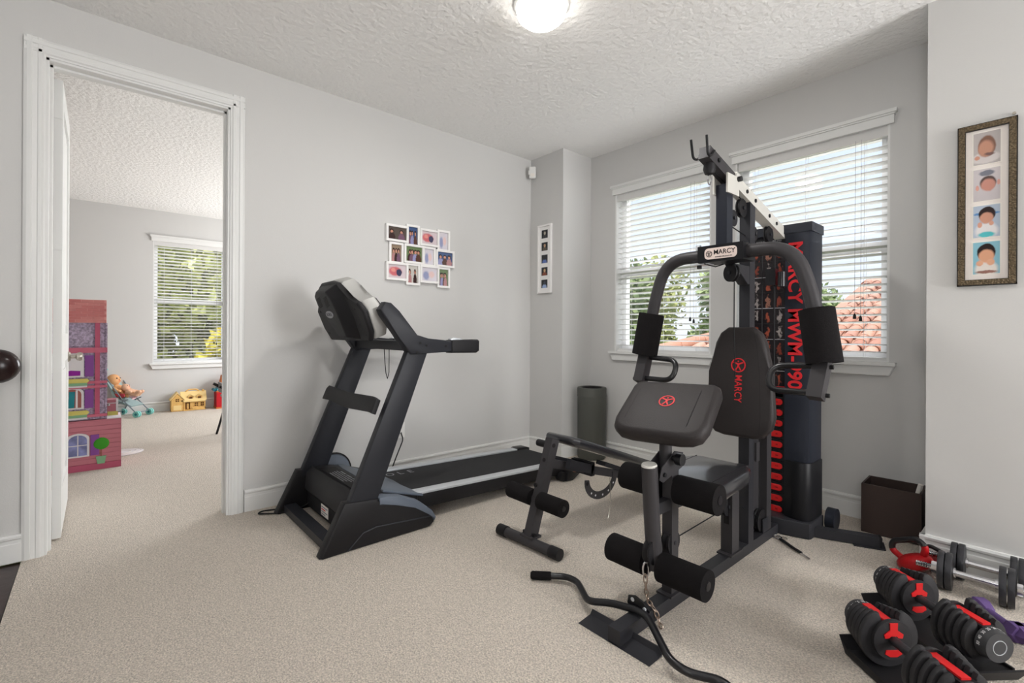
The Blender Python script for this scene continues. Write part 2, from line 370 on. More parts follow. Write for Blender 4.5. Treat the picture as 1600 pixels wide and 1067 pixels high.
# door casing (moulded), jamb and stop
CP = [(0, 0), (.078, 0), (.078, .011), (.066, .017), (.05, .019), (.046, .015), (.03, .014), (.026, .017), (.014, .017), (.008, .011), (0, .009)]
def casing(name, p, along, across, label=None):
    struct(G().prism(CP, p, across, (1, 0, 0), along).done(name, 'trim_white', sharp=15), label)
casing('trim_1', (XA, DL+.006, 0), (0, 0, DT+.075), (0, -1, 0), 'white moulded casing left of the doorway')
casing('trim_2', (XA, DR-.006, 0), (0, 0, DT+.075), (0, 1, 0), 'white moulded casing right of the doorway')
casing('trim_3', (XA, DL-.07, DT-.006), (0, DR-DL+.14, 0), (0, 0, 1), 'white moulded casing over the doorway')
J = .017
struct(G().box((XA-WT, DL, 0), (XA+.002, DL+J, DT)).box((XA-WT, DR-J, 0), (XA+.002, DR, DT)).box((XA-WT, DL, DT-J), (XA+.002, DR, DT))
       .box((XA-.085, DL+J, 0), (XA-.05, DL+J+.011, DT-J)).box((XA-.085, DR-J-.011, 0), (XA-.05, DR-J, DT-J)).box((XA-.085, DL+J, DT-J-.011), (XA-.05, DR-J, DT-J)).done('trim_4', 'trim_white'), 'white door jamb and stop')
# door leaf, swung into the playroom
hx, hy = XA-WT-.045, DL+J+.003
dr = sroot('door_1', (hx, hy, 0), 'white two panel door swung open into the playroom')
DW, DH = .77, 2.43
def dx(t): return hx-.012-t
g = G()
y0, y1 = hy+.004, hy+.039
for (a, b, c, d) in ((0, .115, .012, DH), (DW-.115, DW, .012, DH), (.115, DW-.115, .012, .25), (.115, DW-.115, .93, 1.09), (.115, DW-.115, DH-.12, DH)):
    g.box((dx(a), y0, c), (dx(b), y1, d), .003, 1)
g.box((dx(.11), y0+.011, .2), (dx(DW-.11), y1-.011, DH-.1)); g.done('door_leaf', 'trim_white', dr, sharp=25)
for z0, z1 in ((.25, .93), (1.09, DH-.12)):
    G().box((dx(.165), y0+.006, z0+.05), (dx(DW-.165), y1-.006, z1-.05), .008, 1).done('door_panel', 'trim_white', dr, sharp=25)
for z in (.226, .93, 1.578, 2.27):
    h = G().box((hx-.011, hy+.003, z-.045), (hx-.0085, hy+.037, z+.045)).box((hx-.01, hy-.012, z-.045), (hx+.03, hy-.0095, z+.045)).cyl((hx+.0, hy-.004, z-.046), (hx, hy-.004, z+.046), .0065, seg=10).done('door_hinge', 'trim_white', dr)
kx = dx(DW-.065)
k = G().lathe([(.033, 0), (.033, .004), (.026, .012), (.012, .014), (.012, .034), (.024, .042), (.0285, .056), (.024, .068), (.0, .072)], (kx, y1, .94), (0, 1, 0), 20).done('door_knob', 'nickel', dr, 'satin nickel knob')
G().lathe([(.033, 0), (.033, .004), (.026, .012), (.012, .014), (.012, .034), (.024, .042), (.0285, .056), (.024, .068), (.0, .072)], (kx, y0, .94), (0, -1, 0), 20).done('door_knob', 'nickel', dr, 'satin nickel knob')

# windows ------------------------------------------------------
def window(n, a, b, z0, z1, pos, ax, label, rail):
    """ax 'y': wall faces -y at y=pos ; ax 'x': wall faces +x at x=pos. local s along the wall, t outward"""
    def P(s, t, z): return (s, pos+t, z) if ax == 'y' else (pos-t, s, z)
    def bx(g, s0, t0, c0, s1, t1, c1, bv=0): return g.box(P(s0, t0, c0), P(s1, t1, c1), bv, 1)
    r = sroot('window_%d' % n, P((a+b)/2, .1, z0), label)
    g = G(); t = .012
    for q in ((a, 0, z0, a+t, WD, z1), (b-t, 0, z0, b, WD, z1), (a+t, .001, z1-t, b-t, WD-.001, z1), (a+t, .02, z0, b-t, WD-.001, z0+t)): bx(g, *q)
    g.done('window_jamb', 'trim_white', r)
    g = G(); f = .045
    for q in ((a+t, .095, z0+t, a+t+f, .145, z1-t), (b-t-f, .095, z0+t, b-t, .145, z1-t), (a+t+f, .097, z1-t-f, b-t-f, .143, z1-t), (a+t+f, .097, z0+t, b-t-f, .143, z0+t+f), (a+t+f, .09, rail-.03, b-t-f, .14, rail+.03)): bx(g, *q, .003)
    g.done('window_sash', 'sash_white', r)
    for c0, c1 in ((z0+t+f, rail-.03), (rail+.03, z1-t-f)):
        bx(G(), a+t+f-.004, .118, c0-.004, b-t-f+.004, .122, c1+.004).done('window_pane', 'glass', r)
    # stool and apron, with returned ends
    g = G(); bx(g, a-.036, -.05, z0-.016, b+.036, .03, z0+.004, .005); g.done('window_sill', 'trim_white', r)
    pr = [(a-.03, z0-.017), (b+.03, z0-.017), (b+.004, z0-.075), (a-.004, z0-.075)]
    g = G()
    if ax == 'y': g.xz(pr, pos-.03, pos+.001, .004, 1)
    else: g.yz(pr, pos-.001, pos+.03, .004, 1)
    g.done('window_apron', 'trim_white', r)
    g = G(); bx(g, a-.02, -.018, z1-.014, b+.02, .02, z1+.05, .002); bx(g, a-.034, -.034, z1+.046, b+.034, .005, z1+.066, .005); bx(g, a-.026, -.026, z1+.036, b+.026, .005, z1+.05, .004)
    g.done('window_header', 'trim_white', r)
window(1, *WIN[0], WZ0, WZ1, YB, 'y', 'left window of the gym room, trees outside', 1.645)
window(2, *WIN[1], WZ0, WZ1, YB, 'y', 'right window of the gym room, clay tile roof outside', 1.645)
window(3, *PW, PZ0, PZ1, FX, 'x', 'playroom window seen through the doorway', 1.52)

def blind(a, b, z0, z1, pos, ax, label, pitch=.0452, tilt=9):
    def P(s, t, z): return (s, pos+t, z) if ax == 'y' else (pos-t, s, z)
    a += .016; b -= .016; c = .048
    t = thing('window_blind', label, 'blind', P((a+b)/2, c, z0), 'white slatted blinds')
    G().box(P(a, c-.028, z1-.06), P(b, c+.028, z1-.014), .003, 1).box(P(a-.002, c-.036, z1-.072), P(b+.002, c-.028, z1-.014), .003, 1).done('headrail', 'slat_white', t)
    G().box(P(a, c-.026, z0+.006), P(b, c+.026, z0+.028), .004).done('bottom_rail', 'slat_white', t)
    z = z0+.06; me = None; k = 0
    dz = .025*math.tan(R(tilt))
    while z < z1-.085:
        if me is None:
            g = G(); pr = [(-.025, dz), (-.012, dz*.5+.0022), (0, .003), (.012, -dz*.5+.0022), (.025, -dz), (.025, -dz-.0028), (.012, -dz*.5-.0006), (0, 0), (-.012, dz*.5-.0006), (-.025, dz-.0028)]
            if ax == 'y': g.prism(pr, P(a, c, z), (0, 1, 0), (0, 0, 1), (b-a, 0, 0))
            else: g.prism(pr, P(a, c, z), (-1, 0, 0), (0, 0, 1), (0, b-a, 0))
            o = g.done('slat', 'slat_white', t); me = o.data
            base = o.location.copy()
        else:
            o = bpy.data.objects.new('slat', me); COL.objects.link(o); o.parent = t; o.location = base+V((0, 0, k*pitch))
        z += pitch; k += 1
    for f in (.13, .5, .87):
        s = a+(b-a)*f
        G().cyl(P(s, c-.027, z0+.02), P(s, c-.027, z1-.06), .0011, seg=6).cyl(P(s, c+.027, z0+.02), P(s, c+.027, z1-.06), .0011, seg=6).done('ladder_cord', 'slat_white', t)
    for f, zz in ((.82, .26), (.855, .245)):
        s = a+(b-a)*f; q = G().cyl(P(s, c-.04, z0+zz+.03), P(s, c-.04, z1-.06), .001, seg=6).done('pull_cord', 'ink_grey', t)
        G().lathe([(0, 0), (.0095, .001), (.008, .022), (.003, .034), (0, .035)], P(s, c-.04, z0+zz), (0, 0, 1), 10).done('tassel', 'iron', q, 'black cord tassel')
blind(*WIN[0], WZ0, WZ1, YB, 'y', 'white slatted blind on the left gym window in front of trees')
blind(*WIN[1], WZ0, WZ1, YB, 'y', 'white slatted blind on the right gym window behind the tall weight tower')
blind(*PW, PZ0, PZ1, FX, 'x', 'white slatted blind on the playroom window seen through the doorway', tilt=12)

# ------------------------------------------------------------ outdoors
struct(G().box((-60, -40, -3.6), (30, 60, -3.4)).done('ground', 'grass'), 'lawn below the windows')
def tree(loc, h, rad, n, lm, label, seed, trunk=.16, leaf=.16):
    rnd = random.Random(seed); t = thing('tree', label, 'tree', loc, 'trees outside the windows'); x, y, z = loc
    G().tube([(x, y, z), (x+.05, y, z+h*.35), (x-.05, y+.05, z+h*.7), (x, y, z+h*.9)], [trunk, trunk*.8, trunk*.5, trunk*.2], 8).done('trunk', 'bark', t)
    cl = [(x+rnd.uniform(-.55, .55)*rad, y+rnd.uniform(-.55, .55)*rad, z+h*rnd.uniform(.42, .95), rad*rnd.uniform(.3, .55)) for _ in range(16)]
    g = G(); bm = g.bm
    for i in range(n):
        c = cl[i % 16]; d = V((rnd.gauss(0, 1), rnd.gauss(0, 1), rnd.gauss(0, 1))).normalized()*c[3]*rnd.uniform(.55, 1.05)
        p = V(c[:3])+d; a = V((rnd.uniform(-1, 1), rnd.uniform(-1, 1), rnd.uniform(-1, 1))).normalized(); b = a.orthogonal().normalized(); s = leaf*rnd.uniform(.6, 1.2)
        bm.faces.new([bm.verts.new(p-a*s), bm.verts.new(p+b*s*.45), bm.verts.new(p+a*s), bm.verts.new(p-b*s*.45)])
    g.done('foliage', lm, t, kind='stuff', fix=False)
for i, (loc, h, rd, lm, lab) in enumerate([
    ((-13.9, 18, -3.4), 6.9, 2.5, 'leaves_green', 'broad green tree filling the left half of the left window'),
    ((-8.2, 21.5, -3.4), 6.9, 2.6, 'leaves_green', 'feathery green tree at the right of the left window'),
    ((-18.5, 28, -3.4), 8.4, 3.6, 'leaves_olive', 'pale olive tree far behind at the left edge of the left window'),
    ((-11.5, 37, -3.4), 7.4, 3.6, 'leaves_green', 'far round tree above the roof hip in the right window'),
    ((-3.5, 36, -3.4), 7.6, 3.6, 'leaves_green', 'distant tree beyond the roof ridge in the right window'),
    ((-14.2, 1.7, -3.4), 7.0, 2.4, 'leaves_olive', 'leafy tree filling the playroom window'),
    ((-20.5, 5.6, -3.4), 7.6, 2.7, 'leaves_olive', 'olive tree far behind at the right of the playroom window'),
    ((-20.5, -.8, -3.4), 8.8, 2.8, 'leaves_olive', 'tall pale tree far behind at the left of the playroom window'),
    ((-10.3, 1.95, -3.4), 4.55, .75, 'leaves_yellow', 'yellow leaved shrub low in the playroom window')]):
    tree(loc, h, rd, 7500, lm, lab, 30+i, leaf=.19 if loc[1] < 6 else .24)
# neighbouring roof wing: one plane rising away, bounded by a hip on the left
rf = thing('tile_roof', 'terracotta barrel tile roof seen low in the right gym window', 'roof', (-2, 13, -3.4))
def rz(y): return .765+.29*(y-11)
def hipx(y):
    pts = [(8.5, -8.2), (10.96, -6.2), (14.2, -3.88), (17.74, -3.92), (19, -3.93)]
    for (a, p), (b, q) in zip(pts, pts[1:]):
        if y <= b: return p+(q-p)*(y-a)/(b-a)
    return pts[-1][1]
G().prism([(hipx(9), 9), (3, 9), (3, 19), (-3.93, 19), (-3.92, 17.74), (-3.88, 14.2), (-6.2, 10.96)], (0, 0, rz(0)-.1), (1, 0, 0), (0, 1, .29), (0, 0, -.12)).done('roof_deck', 'clay', rf)
G().prism([(hipx(9)+.3, -3.4), (2.9, -3.4), (2.9, rz(9)-.25), (hipx(9)+.3, rz(9)-.25)], (0, 9.4, 0), (1, 0, 0), (0, 0, 1), (0, .3, 0)).done('roof_wall', 'stucco', rf)
sl = V((0, 1, .29)).normalized(); nn = V((0, -.29, 1)).normalized()
def tile_mesh(r=.125, L=.42):
    g = G(); n = 6; A = []
    for e, rr in ((0, r), (L, r*.84)):
        A.append([g.bm.verts.new(sl*e+V((cos(pi*i/n)*rr, 0, 0))+nn*(sin(pi*i/n)*rr*.85)) for i in range(n+1)]+[g.bm.verts.new(sl*e+V((cos(pi*i/n)*rr*.84, 0, 0))+nn*(sin(pi*i/n)*rr*.7)) for i in range(n, -1, -1)])
    m = len(A[0])
    for i in range(m): g.bm.faces.new([A[0][i], A[0][(i+1) % m], A[1][(i+1) % m], A[1][i]])
    g.bm.faces.new(A[0][::-1]); g.bm.faces.new(A[1]); return g
tm = None; cnt = 0
y = 9.9
while y < 17.8 and cnt < 292:
    x = math.ceil((hipx(y+.2)+.15)/.29)*.29; xmax = min(-y*.15, hipx(y+.2)+5)
    while x < xmax and cnt < 292:
        p = V((x+random.uniform(-.02, .02), y+random.uniform(-.03, .03), rz(y)-.06))
        if tm is None: g = tile_mesh(); g.xf(Mx.Translation(p)); o = g.done('roof_tile', 'clay', rf); tm = o.data; off = V(o.location)+V(rf.location)-p
        else: o = bpy.data.objects.new('roof_tile', tm); COL.objects.link(o); o.parent = rf; o.location = p+off-V(rf.location); o.rotation_euler = (0, random.uniform(-.05, .05), random.uniform(-.06, .06))
        cnt += 1; x += .29
    y += .36 if y < 14.5 else .5
g = G()
for (ya, yb) in [(9+.5*i, 9+.5*i+.55) for i in range(10)]:
    a = V((hipx(ya), ya, rz(ya)+.02)); b = V((hipx(yb), yb, rz(yb)+.05)); g.cyl(a, b, .16, .13, 10)
g.done('hip_tiles', 'clay', rf, kind='stuff')

# ------------------------------------------------------------ wall things
def photo(name, P, m, parent, label=None): return G().quad(P).done(name, m, parent, label, fix=False)
SK = (206, 150, 128)
def people_pic(i):
    rnd = random.Random(100+i); bgc = [(90, 80, 74), (70, 90, 130), (120, 120, 116), (200, 196, 190), (150, 130, 110), (110, 130, 90)][i % 6]
    L = []
    for k in range(2+i % 3):
        x = .25+.5*k/max(1, 1+i % 3)+rnd.uniform(-.05, .05); c = [(60, 40, 40), (120, 90, 110), (150, 150, 190), (90, 60, 50), (180, 130, 130)][(i+k) % 5]
        L += [(x, .15, .2, .42, c, .2), (x, .66, .13, .17, (46, 34, 32), .2), (x, .62, .085, .12, SK, .25)]
    return paint('family_print', bgc, L)
FR = [(1.599, 1.783, 1.788, 1.915), (1.768, 1.883, 1.769, 1.936), (1.883, 2.057, 1.787, 1.921), (2.044, 2.164, 1.763, 1.934), (1.626, 1.744, 1.622, 1.784), (1.747, 1.919, 1.637, 1.784),
      (1.910, 2.028, 1.627, 1.784), (2.028, 2.204, 1.635, 1.773), (1.601, 1.782, 1.498, 1.633), (1.767, 1.888, 1.472, 1.639), (1.885, 2.059, 1.497, 1.636), (2.046, 2.166, 1.468, 1.634)]
cf = thing('collage_frame', 'white collage of twelve small photo frames on the wall above the treadmill', 'picture frame', (XA, 1.9, 1.47))
pink = lambda: paint('baby_print', (214, 200, 204), [(.4, .5, .42, .4, (206, 110, 116), .3), (.62, .42, .16, .3, (70, 70, 96), .2), (.3, .6, .14, .18, (226, 150, 140), .3)])
pale = lambda: paint('pale_print', (214, 208, 216), [(.3, .4, .25, .4, (150, 156, 190), .4), (.65, .5, .22, .3, (226, 196, 192), .4)])
PR = {2: pink, 8: pink, 10: pale, 3: pale, 6: pale}
for i, (a, b, c, d) in enumerate(FR):
    pr = .028 if i in (0, 2, 5, 7, 8, 10) else .021
    x0 = XA+.001; e = .017; g = G()
    for q in ((a, c, a+e, d), (b-e, c, b, d), (a+e, c, b-e, c+e), (a+e, d-e, b-e, d)): g.box((x0, q[0], q[1]), (x0+pr, q[2], q[3]), .0015, 1)
    f = g.done('frame', 'frame_white', cf)
    G().quad([(x0+pr-.012, a+e, c+e), (x0+pr-.012, b-e, c+e), (x0+pr-.012, b-e, d-e), (x0+pr-.012, a+e, d-e)]).done('photo', PR[i]() if i in PR else people_pic(i), f, fix=False)
g = G()
for yy, zz in ((1.772, 1.775), (1.772, 1.63), (1.897, 1.775), (1.897, 1.63), (2.035, 1.775), (2.035, 1.63)): g.box((XA+.001, yy-.02, zz-.014), (XA+.008, yy+.02, zz+.014))
g.done('backing_clip', 'ink_black', cf)

sf = thing('strip_photo_frame', 'narrow white frame with five small dark photos on the corner column', 'picture frame', (-3.07, YC, 1.471))
a, b, c, d = -3.157, -2.986, 1.471, 2.098; y0 = YC-.001; e = .016
g = G()
for q in ((a, c, a+e, d), (b-e, c, b, d), (a+e, c, b-e, c+e), (a+e, d-e, b-e, d)): g.box((q[0], y0, q[1]), (q[2], y0-.022, q[3]), .002, 1)
g.done('frame', 'frame_white', sf)
G().box((a+e, y0-.001, c+e), (b-e, y0-.010, d-e)).done('mount', 'frame_white', sf)
for i in range(5):
    zc = d-.085-i*.114; m = paint('portrait_print', (40, 42, 46), [(.5, .1, .42, .4, [(60, 60, 64), (90, 80, 70), (90, 110, 170), (130, 70, 50), (150, 170, 210)][i], .3), (.52, .6, .2, .26, [(170, 160, 150), (190, 150, 120), (40, 40, 44), (200, 160, 120), (60, 66, 80)][i], .4)])
    photo('photo', [(-3.112, y0-.0108, zc-.038), (-3.034, y0-.0108, zc-.038), (-3.034, y0-.0108, zc+.038), (-3.112, y0-.0108, zc+.038)], m, sf)

bf = thing('baby_photo_frame', 'tall bronze frame with four baby photos on the right wall', 'picture frame', (-.203, YR, 1.34))
a, b, c, d = -.301, -.106, 1.34, 2.086; y0 = YR-.001; e = .026
for q in ((a, c, a+e, d), (b-e, c, b, d), (a+e, c, b-e, c+e), (a+e, d-e, b-e, d)):
    G().box((q[0]+(.004 if q[0] == a else 0), y0, q[1]+(.004 if q[1] == c else 0)), (q[2]-(.004 if q[2] == b else 0), y0-.022, q[3]-(.004 if q[3] == d else 0)), .006, 2).done('moulding', 'bronze_frame', bf)
g = G()
for q in ((a, c, a+.007, d), (b-.007, c, b, d), (a, c, b, c+.007), (a, d-.007, b, d)): g.box((q[0], y0, q[1]), (q[2], y0-.017, q[3]))
for q in ((a+.023, c+.023, a+.028, d-.023), (b-.028, c+.023, b-.023, d-.023), (a+.023, c+.023, b-.023, c+.028), (a+.023, d-.028, b-.023, d-.023)): g.box((q[0], y0, q[1]), (q[2], y0-.019, q[3]))
g.done('dark_edge', 'frame_black', bf)
G().box((a+.024, y0-.001, c+.024), (b-.024, y0-.008, d-.024)).done('mount', 'mat_board', bf)
BP = [((176, 168, 166), [(.45, .2, .6, .2, (206, 198, 196), .2), (.5, .55, .36, .36, (120, 84, 68), .15), (.46, .48, .33, .3, (188, 136, 112), .3), (.14, .22, .12, .08, (196, 140, 116), .3), (.6, .3, .25, .06, (110, 80, 74), .5)]),
      ((198, 190, 192), [(.5, .86, .34, .1, (110, 112, 124), .3), (.55, .55, .34, .24, (70, 48, 42), .2), (.55, .48, .31, .22, (196, 136, 120), .25), (.15, .42, .08, .1, (206, 150, 136), .3), (.94, .52, .07, .1, (206, 150, 136), .3)]),
      ((178, 190, 206), [(.5, .74, .6, .05, (96, 140, 190), .3), (.5, .2, .5, .3, (226, 222, 222), .3), (.5, .08, .36, .1, (90, 190, 196), .3), (.52, .72, .34, .24, (50, 38, 38), .12), (.5, .6, .29, .2, (204, 150, 128), .25), (.25, .4, .1, .1, (214, 160, 138), .3), (.68, .42, .1, .08, (214, 160, 138), .3)]),
      ((140, 190, 206), [(.5, .15, .5, .3, (232, 222, 214), .3), (.5, .06, .5, .06, (150, 110, 100), .4), (.5, .68, .37, .28, (46, 36, 36), .12), (.5, .55, .33, .24, (222, 166, 134), .25), (.25, .34, .16, .1, (226, 172, 142), .3), (.66, .36, .18, .11, (226, 172, 142), .3)])]
for i, (base, L) in enumerate(BP):
    zc = d-.024-.092-i*.168; m = paint('baby_print', base, L, noise=.05)
    G().xz([(-.252, zc-.078), (-.155, zc-.078), (-.155, zc+.078), (-.252, zc+.078)], y0-.008, y0-.0095).done('mount_step', 'paper', bf)
    photo('photo', [(-.247, y0-.0101, zc-.073), (-.16, y0-.0101, zc-.073), (-.16, y0-.0101, zc+.073), (-.247, y0-.0101, zc+.073)], m, bf)
G().cyl((-.118, YR-.001, 2.1), (-.118, YR-.012, 2.1), .006, seg=10).done('picture_hook', 'nickel', bf)

pl = thing('wall_outlet', 'white wall outlet behind the treadmill', 'outlet', (XA, 1.735, .303))
G().box((XA-.0005, 1.70, .303), (XA+.006, 1.77, .42), .003).done('cover_plate', 'white_plastic', pl)
for z in (.343, .382):
    s = G().prism(rrect(.034, .028, .01), (XA+.006, 1.735, z), (0, 1, 0), (0, 0, 1), (.002, 0, 0)).done('socket', 'white_plastic', pl)
    G().box((XA+.0078, 1.7265, z-.006), (XA+.0088, 1.7285, z+.006)).box((XA+.0078, 1.7415, z-.006), (XA+.0088, 1.7435, z+.006)).done('socket_slots', 'ink_black', s)
ms = thing('motion_sensor', 'small white motion sensor high in the room corner', 'sensor', (XA+.045, YC-.045, 2.547))
G().prism(rrect(.062, .108, .012), (XA+.055, YC-.03, 2.6), V((1, -1, 0)).normalized().cross(V((0, 0, 1))), (0, 0, 1), V((1, -1, 0)).normalized()*.034, .006).done('housing', 'white_plastic', ms)
G().prism(rrect(.04, .03, .008), V((XA+.055, YC-.03, 2.575))+V((1, -1, 0)).normalized()*.034, V((1, -1, 0)).normalized().cross(V((0, 0, 1))), (0, 0, 1), V((1, -1, 0)).normalized()*.004, .002).done('lens', 'paper', ms)
G().prism([(-.02, -.02), (.02, -.02), (.02, .02), (-.02, .02)], (XA+.04, YC-.042, 2.6), V((1, -1, 0)).normalized().cross(V((0, 0, 1))), (0, 0, 1), V((1, -1, 0)).normalized()*.03).done('bracket', 'white_plastic', ms)

def lamp(x, y, label, e):
    t = thing('ceiling_lamp', label, 'ceiling lamp', (x, y, CE), 'flush ceiling lamps')
    G().lathe([(0, 0), (.136, 0), (.138, -.012), (.128, -.02), (0, -.02)], (x, y, CE)).done('canopy', 'trim_white', t)
    G().lathe([(.118, -.02), (.124, -.032), (.118, -.06), (.093, -.083), (.05, -.098), (0, -.103)], (x, y, CE)).done('globe', 'globe', t, 'glowing white glass bowl')
    l = bpy.data.lights.new('lamp_light', 'AREA'); l.shape = 'DISK'; l.size = .25; l.energy = e; l.color = (1, .985, .96)
    o = bpy.data.objects.new('lamp_light', l); COL.objects.link(o); o.parent = t; o.location = (0, 0, -.112)
lamp(-1.68, 1.65, 'glowing white bowl lamp on the ceiling above the gym equipment', 14)

# handrail end beside the doorway
nr = thing('stair_railing', 'dark wooden handrail with round end cap beside the doorway casing', 'railing', (-3.1, -.37, -.01))
G().lathe([(0, .034), (.02, .033), (.045, .026), (.066, .01), (.0775, -.014), (.0775, -.03), (.066, -.05), (.04, -.062), (0, -.066)], (-3.14, -.345, .945), (1, .12, 0), 30).done('rail_cap', 'newel_wood', nr, 'dark polished round cap')
G().tube([(-3.155, -.36, .945), (-3.155, -1.4, .945)], .03, 14).done('handrail', 'newel_wood', nr)
g = G()
for yb in (-.368, -.50, -.63, -.76, -.89, -1.02, -1.15, -1.28):
    g2 = G().box((-3.162, yb-.0065, -.01), (-3.148, yb+.0065, .925))
    for z in (.64, .275):
        g2.tube(arc((-3.155, yb, z), .021, 0, 360, 12, (0, 1, 0), (0, 0, 1))[:-1], .0045, 8, True); g2.ball((-3.155, yb, z+.03), .012, 8, 6); g2.ball((-3.155, yb, z-.03), .012, 8, 6)
    g2.done('baluster', 'iron', nr, 'black iron baluster with small ring knuckles')

# ------------------------------------------------------------ treadmill
XT = -2.74
T = thing('treadmill', 'black and grey treadmill along the left wall under the photo collage', 'treadmill', (XT, 1.6, 0))
for s, nm in ((1, 'right'), (-1, 'left')):
    xo = XT+s*.405; xi = XT+s*.345     # outer, inner face
    G().yz([(.812, .004), (.826, .002), (1.425, .002), (1.455, .022), (1.462, .055), (1.42, .1), (1.33, .15), (1.22, .185), (1.12, .2), (1.115, .232), (.935, .248)], min(xo, xi), max(xo, xi), .012, 2).done('side_cover', 'black_plastic', T)
    G().yz([(1.12, .197), (1.117, .236), (1.155, .237), (1.25, .214), (1.36, .163), (1.44, .095), (1.466, .052), (1.456, .03), (1.42, .085), (1.33, .135), (1.22, .175)], min(xo, xi)-.006, max(xo, xi)+.006, .008, 2).done('cover_cap', 'slate_plastic', T, 'blue grey curved cap')
    G().tube([(xo+s*.001, .95, .005), (xo+s*.001, 1.03, .075), (xo+s*.001, 1.1, .088), (xo+s*.001, 1.44, .062)], .0035, 6).done('cover_crease', 'tread_dark', T)
    ux = XT+s*.37
    G().prism([(.945, .2), (1.105, .2), (1.415, 1.0), (1.285, 1.0)], (ux-.026, 0, 0), (0, 1, 0), (0, 0, 1), (.052, 0, 0), .008).done('upright', 'tread_dark', T)
    # handle arm plate: bends forward to the console and backward into the hand grip
    G().yz([(1.30, .985), (1.445, .992), (1.53, .995), (1.575, .99), (1.575, 1.06), (1.41, 1.075), (1.335, 1.085), (1.235, 1.225), (1.185, 1.268), (1.15, 1.272), (1.122, 1.23), (1.135, 1.20), (1.235, 1.075)], ux-.033, ux+.033, .01).done('handle_arm', 'tread_dark', T)
    G().yz([(1.57, .988), (1.755, .985), (1.775, .997), (1.777, 1.058), (1.765, 1.067), (1.57, 1.064)], ux-.037, ux+.037, .012, 3).done('hand_grip', 'black_plastic', T, 'black rubber hand grip')
    G().yz([(1.575, 1.064), (1.66, 1.066), (1.65, 1.074), (1.6, 1.078), (1.575, 1.07)], ux-.016, ux+.016, .002).done('grip_sensor', 'silver', T)
    for yy, zz in ((1.40, 1.035), (1.53, 1.03), (1.34, .998), (1.36, 1.05)): G().cyl((ux+.0325*s, yy, zz), (ux+.0355*s, yy, zz), .007, seg=10).done('bolt', 'ink_black', T)
G().box((XT-.36, 1.30, 1.005), (XT+.36, 1.36, 1.06), .01).done('top_crossbar', 'tread_dark', T)
G().prism([(-.375, -.04), (-.3, -.035), (0, -.05), (.3, -.035), (.36, -.04), (.36, .04), (.3, .05), (0, .04), (-.3, .05), (-.345, .052), (-.37, .03)], (XT, 1.105, .715), (1, 0, 0), V((0, .31, .8)).normalized(), V((0, .8, -.31)).normalized()*.03, .006).done('brace_panel', 'black_plastic', T, 'dark curved brace panel between the uprights')
G().box((XT-.36, .858, .006), (XT+.36, .925, .05), .008).done('front_crossbar', 'tread_dark', T)
# motor hood
def hz(y): return .17+(1.35-y)*.043
G().yz([(.985, .118), (.966, .14), (.978, .235), (1.01, .268), (1.12, .258), (1.25, .222), (1.36, .185), (1.40, .168), (1.40, .13), (1.3, .12), (1.1, .115)], XT-.325, XT+.325, .014, 3).done('motor_hood', 'black_plastic', T)
G().prism([(-.33, 0), (-.32, .07), (-.24, .16), (-.12, .225), (.0, .245), (.12, .225), (.24, .245), (.3, .275), (.33, .265), (.335, .0), (.2, -.015), (-.2, -.015)], (XT, 1.175, .246), (1, 0, 0), V((0, 1, -.31)).normalized(), V((0, -.31, -1)).normalized()*.012, .004).done('hood_trim', 'slate_plastic', T, 'blue grey swept hood top')
G().box((XT-.315, .985, .03), (XT+.315, 1.3, .117), .008).done('motor_pan', 'black_plastic', T)
hn = V((0, .12, 1)).normalized(); hu = V((0, 1, -.12)).normalized()
G().prism([(-.24, .0), (.27, .0), (.27, .105), (-.24, .105)], V((XT, 1.025, .2695)), (1, 0, 0), hu, hn*.001).done('warning_decal', 'ink_black', T)
for r_ in range(5):
    text('decal_lettering', ['WARNING   CAUTION   DANGER', 'keep hands and feet away from moving belt and rollers', 'read the manual before use and attach the safety key', 'step on the side rails before starting the belt', 'unplug the power cord before any service'][r_], .0125 if r_ else .017, 'ink_grey', T, V((XT+.01, 1.025, .271))+hu*(.09-r_*.018), (1, 0, 0), hu, xs=.98)
G().box((XT-.07, .983, .045), (XT+.04, .9855, .108), .001, 1).done('rating_label', 'paper', T)
for i in range(4): G().box((XT-.06, .9818, .053+i*.013), (XT-.06+(.09 if i % 2 else .06), .9832, .059+i*.013)).done('label_print', 'red_print' if i == 2 else 'ink_grey', T)
